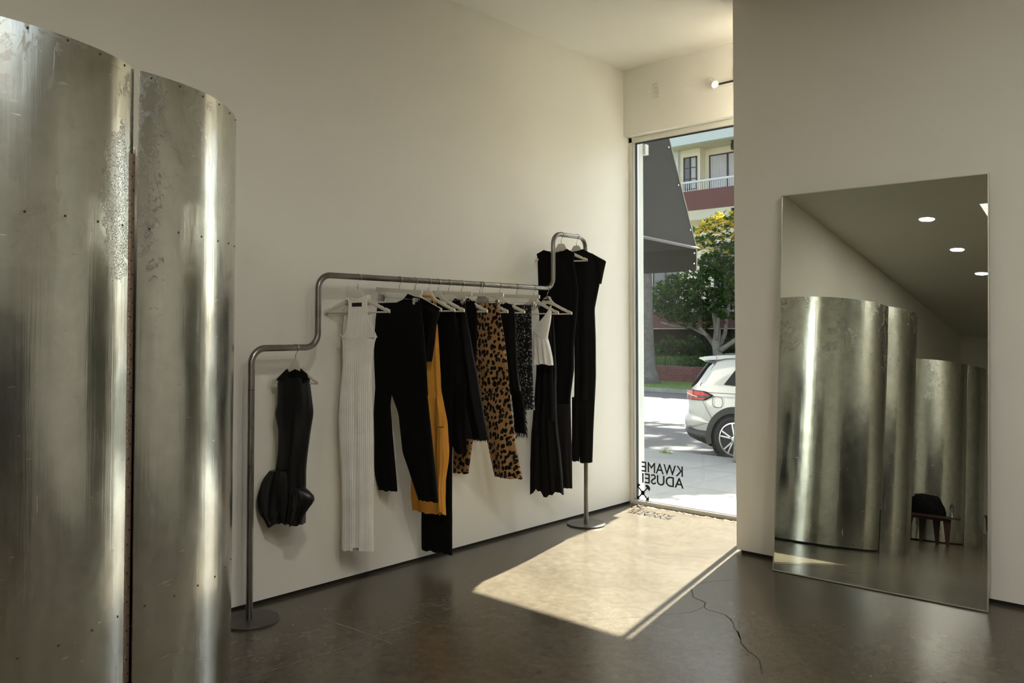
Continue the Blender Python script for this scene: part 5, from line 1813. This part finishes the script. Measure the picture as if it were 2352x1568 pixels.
GX = [(.16, .83, .80, 1.13), (.26, .86, .77, 1.29), (.40, .875, .74, 1.49), (.52, .88, .72, 1.60), (.8, .885, .70, 1.645), (1.3, .885, .69, 1.675), (2.1, .885, .685, 1.68), (2.6, .885, .68, 1.64), (3.0, .88, .70, 1.47), (3.35, .87, .74, 1.25), (3.62, .85, .78, 1.09)]
loft_car([(x, gh_sec(a, b, z)) for x, a, b, z in GX], 'cabin', MAT['carw'], t)
loft_car([(.20, [(0, 1.585), (.62, 1.57), (.68, 1.58), (.66, 1.60), (0, 1.625)]), (.32, [(0, 1.55), (.66, 1.53), (.725, 1.56), (.70, 1.62), (0, 1.655)]), (.62, [(0, 1.58), (.68, 1.55), (.735, 1.58), (.70, 1.645), (0, 1.68)]), (.80, [(0, 1.60), (.66, 1.58), (.71, 1.60), (.69, 1.648), (0, 1.672)])], 'spoiler', MAT['carw'], t, 25)
# rear glass and side glass
loft_car([([.115, .115, .135, .155, .155], [(0, 1.12), (.79, 1.12), (.80, 1.16), (.79, 1.19), (0, 1.22)]), ([.40, .40, .41, .42, .42], [(0, 1.52), (.735, 1.52), (.75, 1.53), (.74, 1.56), (0, 1.58)]), ([.52, .52, .53, .54, .54], [(0, 1.50), (.74, 1.50), (.76, 1.51), (.74, 1.54), (0, 1.56)]), ([.30, .30, .31, .32, .32], [(0, 1.12), (.80, 1.12), (.855, 1.15), (.84, 1.19), (0, 1.22)])], 'rear_glass', MAT['cgrey'], t)
def side_y(z): return np.interp(z, [1.06, 1.12, 1.38, 1.58, 1.64], [.885, .872, .812, .722, .69])
for sgn in (-1, 1):
    for poly, nm in ((((.74, 1.19), (1.02, 1.17), (1.16, 1.17), (1.16, 1.56), (1.05, 1.545), (.93, 1.46)), 'quarter_window'), (((1.20, 1.17), (2.05, 1.15), (2.05, 1.585), (1.20, 1.57)), 'side_window'), (((2.10, 1.15), (3.05, 1.13), (2.62, 1.53), (2.10, 1.585)), 'side_window')):
        v = [cw(x, sgn * (side_y(z) + .012), z) for x, z in poly] + [cw(x, sgn * (side_y(z) - .02), z) for x, z in poly]
        n = len(poly)
        MB().add(v, [tuple(range(n)), tuple(range(2 * n - 1, n - 1, -1))] + [(i, (i + 1) % n, n + (i + 1) % n, n + i) for i in range(n)]).build(nm, MAT['cglass'], t)
    # tail lamp wrapping round the corner
    def lamp(u, v, k=0.0):
        pts = [(.055, .55), (.045, .74), (.085, .825), (.22, .885), (.40, .905), (.545, .912)]
        q = u * (len(pts) - 1)
        i = min(int(q), len(pts) - 2); s_ = q - i
        x = pts[i][0] * (1 - s_) + pts[i + 1][0] * s_; y = pts[i][1] * (1 - s_) + pts[i + 1][1] * s_
        zt_ = np.interp(u, [0, .4, .55, .8, 1], [1.075, 1.085, 1.085, 1.075, 1.02]); zb_ = np.interp(u, [0, .4, .55, .8, 1], [.95, .93, .925, .925, 1.0])
        z = zb_ + (zt_ - zb_) * v
        return cw(x - .022 * (1 - u) - k * (1 - u), sgn * (y + .016 * u + .012 + k * u), z)
    tl = MB().grid(lamp, 24, 6).grid(lambda u, v: tuple(np.array(lamp(u, v)) + (0.03 * S, -sgn * .03 * S, 0)), 24, 6).build('tail_lamp', MAT['lampdark'], t, smooth=True, label='smoked red tail lamp')
    MB().grid(lambda u, v: lamp(.30 + .66 * u, .52 + .40 * v, .004), 20, 4).build('red_lens', MAT['lampred'], tl, smooth=True)
    MB().grid(lambda u, v: lamp(.34 + .36 * u, .30 + .12 * v + .38 * (1 - u), .006), 16, 3).build('lamp_strip', MAT['lampclear'], tl, smooth=True)
    MB().grid(lambda u, v: lamp(.42 + .45 * u, .12 + .14 * v, .005), 16, 3).build('red_lens', MAT['lampred'], tl, smooth=True)
# fuel flap outline on the kerb side
fy = -.915
fp = []
for q in range(40):
    a = 2 * math.pi * q / 40
    ca, sa = math.cos(a), math.sin(a)
    fp.append(cw(.655 + .085 * math.copysign(abs(ca) ** .6, ca), fy - .006, .915 + .085 * math.copysign(abs(sa) ** .6, sa)))
MB().tube(fp, .004, 5, closed=True).build('fuel_flap', MAT['cblack'], t, label='rounded fuel flap outline')
for pts, r_ in (([(.52, -.735, 1.545), (.70, -.735, 1.59), (1.2, -.72, 1.60), (2.2, -.715, 1.605)], .006), ([(.56, -.752, 1.66 - .03), (.56, -.752, 1.575)], .004), ([(.38, -.906, .93), (.47, -.916, .78), (.55, -.918, .66)], .003)):
    MB().tube([cw(*p) for p in pts], r_, 5).build('panel_gap', MAT['cblack'], t)
loft_car([(.45, [(0, .20), (.80, .20), (.90, .26), (.905, .34), (0, .34)]), (4.3, [(0, .20), (.80, .20), (.90, .26), (.905, .34), (0, .34)])], 'sill_cladding', MAT['cblack'], t)
MB().tube([cw(.95, -.66, 1.70), cw(1.1, -.67, 1.735), cw(2.2, -.66, 1.745), cw(2.5, -.65, 1.70)], .018, 6).build('roof_rail', MAT['alu'], t, smooth=True)
MB().tube([cw(.95, .66, 1.70), cw(1.1, .67, 1.735), cw(2.2, .66, 1.745), cw(2.5, .65, 1.70)], .018, 6).build('roof_rail', MAT['alu'], t, smooth=True)
for xw in (.95, 3.66):
    for sgn in (-1, 1):
        c = cw(xw, sgn * .80, .36)
        ax = (0, sgn, 0)
        # arch cladding and dark well
        ar = MB()
        v, f = [], []
        n = 28
        for i in range(n + 1):
            a = -0.25 + (math.pi + .5) * i / n
            for rr, yy in ((.395, .90), (.395, .945), (.49, .945), (.50, .90)):
                v.append(cw(xw + rr * math.cos(a), sgn * yy, .36 + rr * math.sin(a)))
        for i in range(n):
            for j in range(4):
                f.append((i * 4 + j, i * 4 + (j + 1) % 4, (i + 1) * 4 + (j + 1) % 4, (i + 1) * 4 + j))
        f += [(0, 1, 2, 3), (n * 4, n * 4 + 1, n * 4 + 2, n * 4 + 3)]
        MB().add(v, f).build('wheel_arch', MAT['cblack'], t)
        MB().lathe([(.40, 0.10 * S), (.40, .124 * S)], c, 36, ax).build('wheel_well', MAT['gap'], t)
        wh = MB().lathe([(.30 * S, -.10), (.335 * S, -.09), (.357 * S, -.06), (.36 * S, 0), (.36 * S, .08), (.355 * S, .115), (.335 * S, .138), (.27 * S, .140), (.255 * S, .128), (.25 * S, .10)], c, 44, ax).build('wheel', MAT['tyre'], t, smooth=True, sharp=50)
        MB().lathe([(.10, .118), (.252 * S, .124)], c, 36, ax).build('wheel_disc', MAT['rimd'], wh)
        rm = MB().lathe([(.236 * S, .124), (.256 * S, .128), (.258 * S, .144), (.240 * S, .145), (.236 * S, .124)], c, 44, ax, cap=False)
        for q in range(5):
            for d in (-.17, .17):
                a = 2 * math.pi * q / 5 + .3
                p0_ = np.array([math.cos(a + d * .25) * .045, 0, math.sin(a + d * .25) * .045]); p1_ = np.array([math.cos(a + d) * .238 * S, 0, math.sin(a + d) * .238 * S])
                yo = np.array([0, sgn * .138, 0])
                tg_ = np.array([-math.sin(a), 0, math.cos(a)])
                dpt = np.array([0, sgn * .012, 0])
                cc = np.array(c)
                rm.add([cc + yo + p0_ - tg_ * .012, cc + yo + p0_ + tg_ * .012, cc + yo + p1_ + tg_ * .011, cc + yo + p1_ - tg_ * .011, cc + yo + p0_ - tg_ * .016 - dpt, cc + yo + p0_ + tg_ * .016 - dpt, cc + yo + p1_ + tg_ * .015 - dpt, cc + yo + p1_ - tg_ * .015 - dpt],
                       [(0, 1, 2, 3), (0, 3, 7, 4), (1, 2, 6, 5), (0, 1, 5, 4), (2, 3, 7, 6)])
        rm.lathe([(.045, .12), (.045, .146), (.03, .150)], c, 16, ax)
        rm.build('alloy_rim', MAT['rim'], wh)
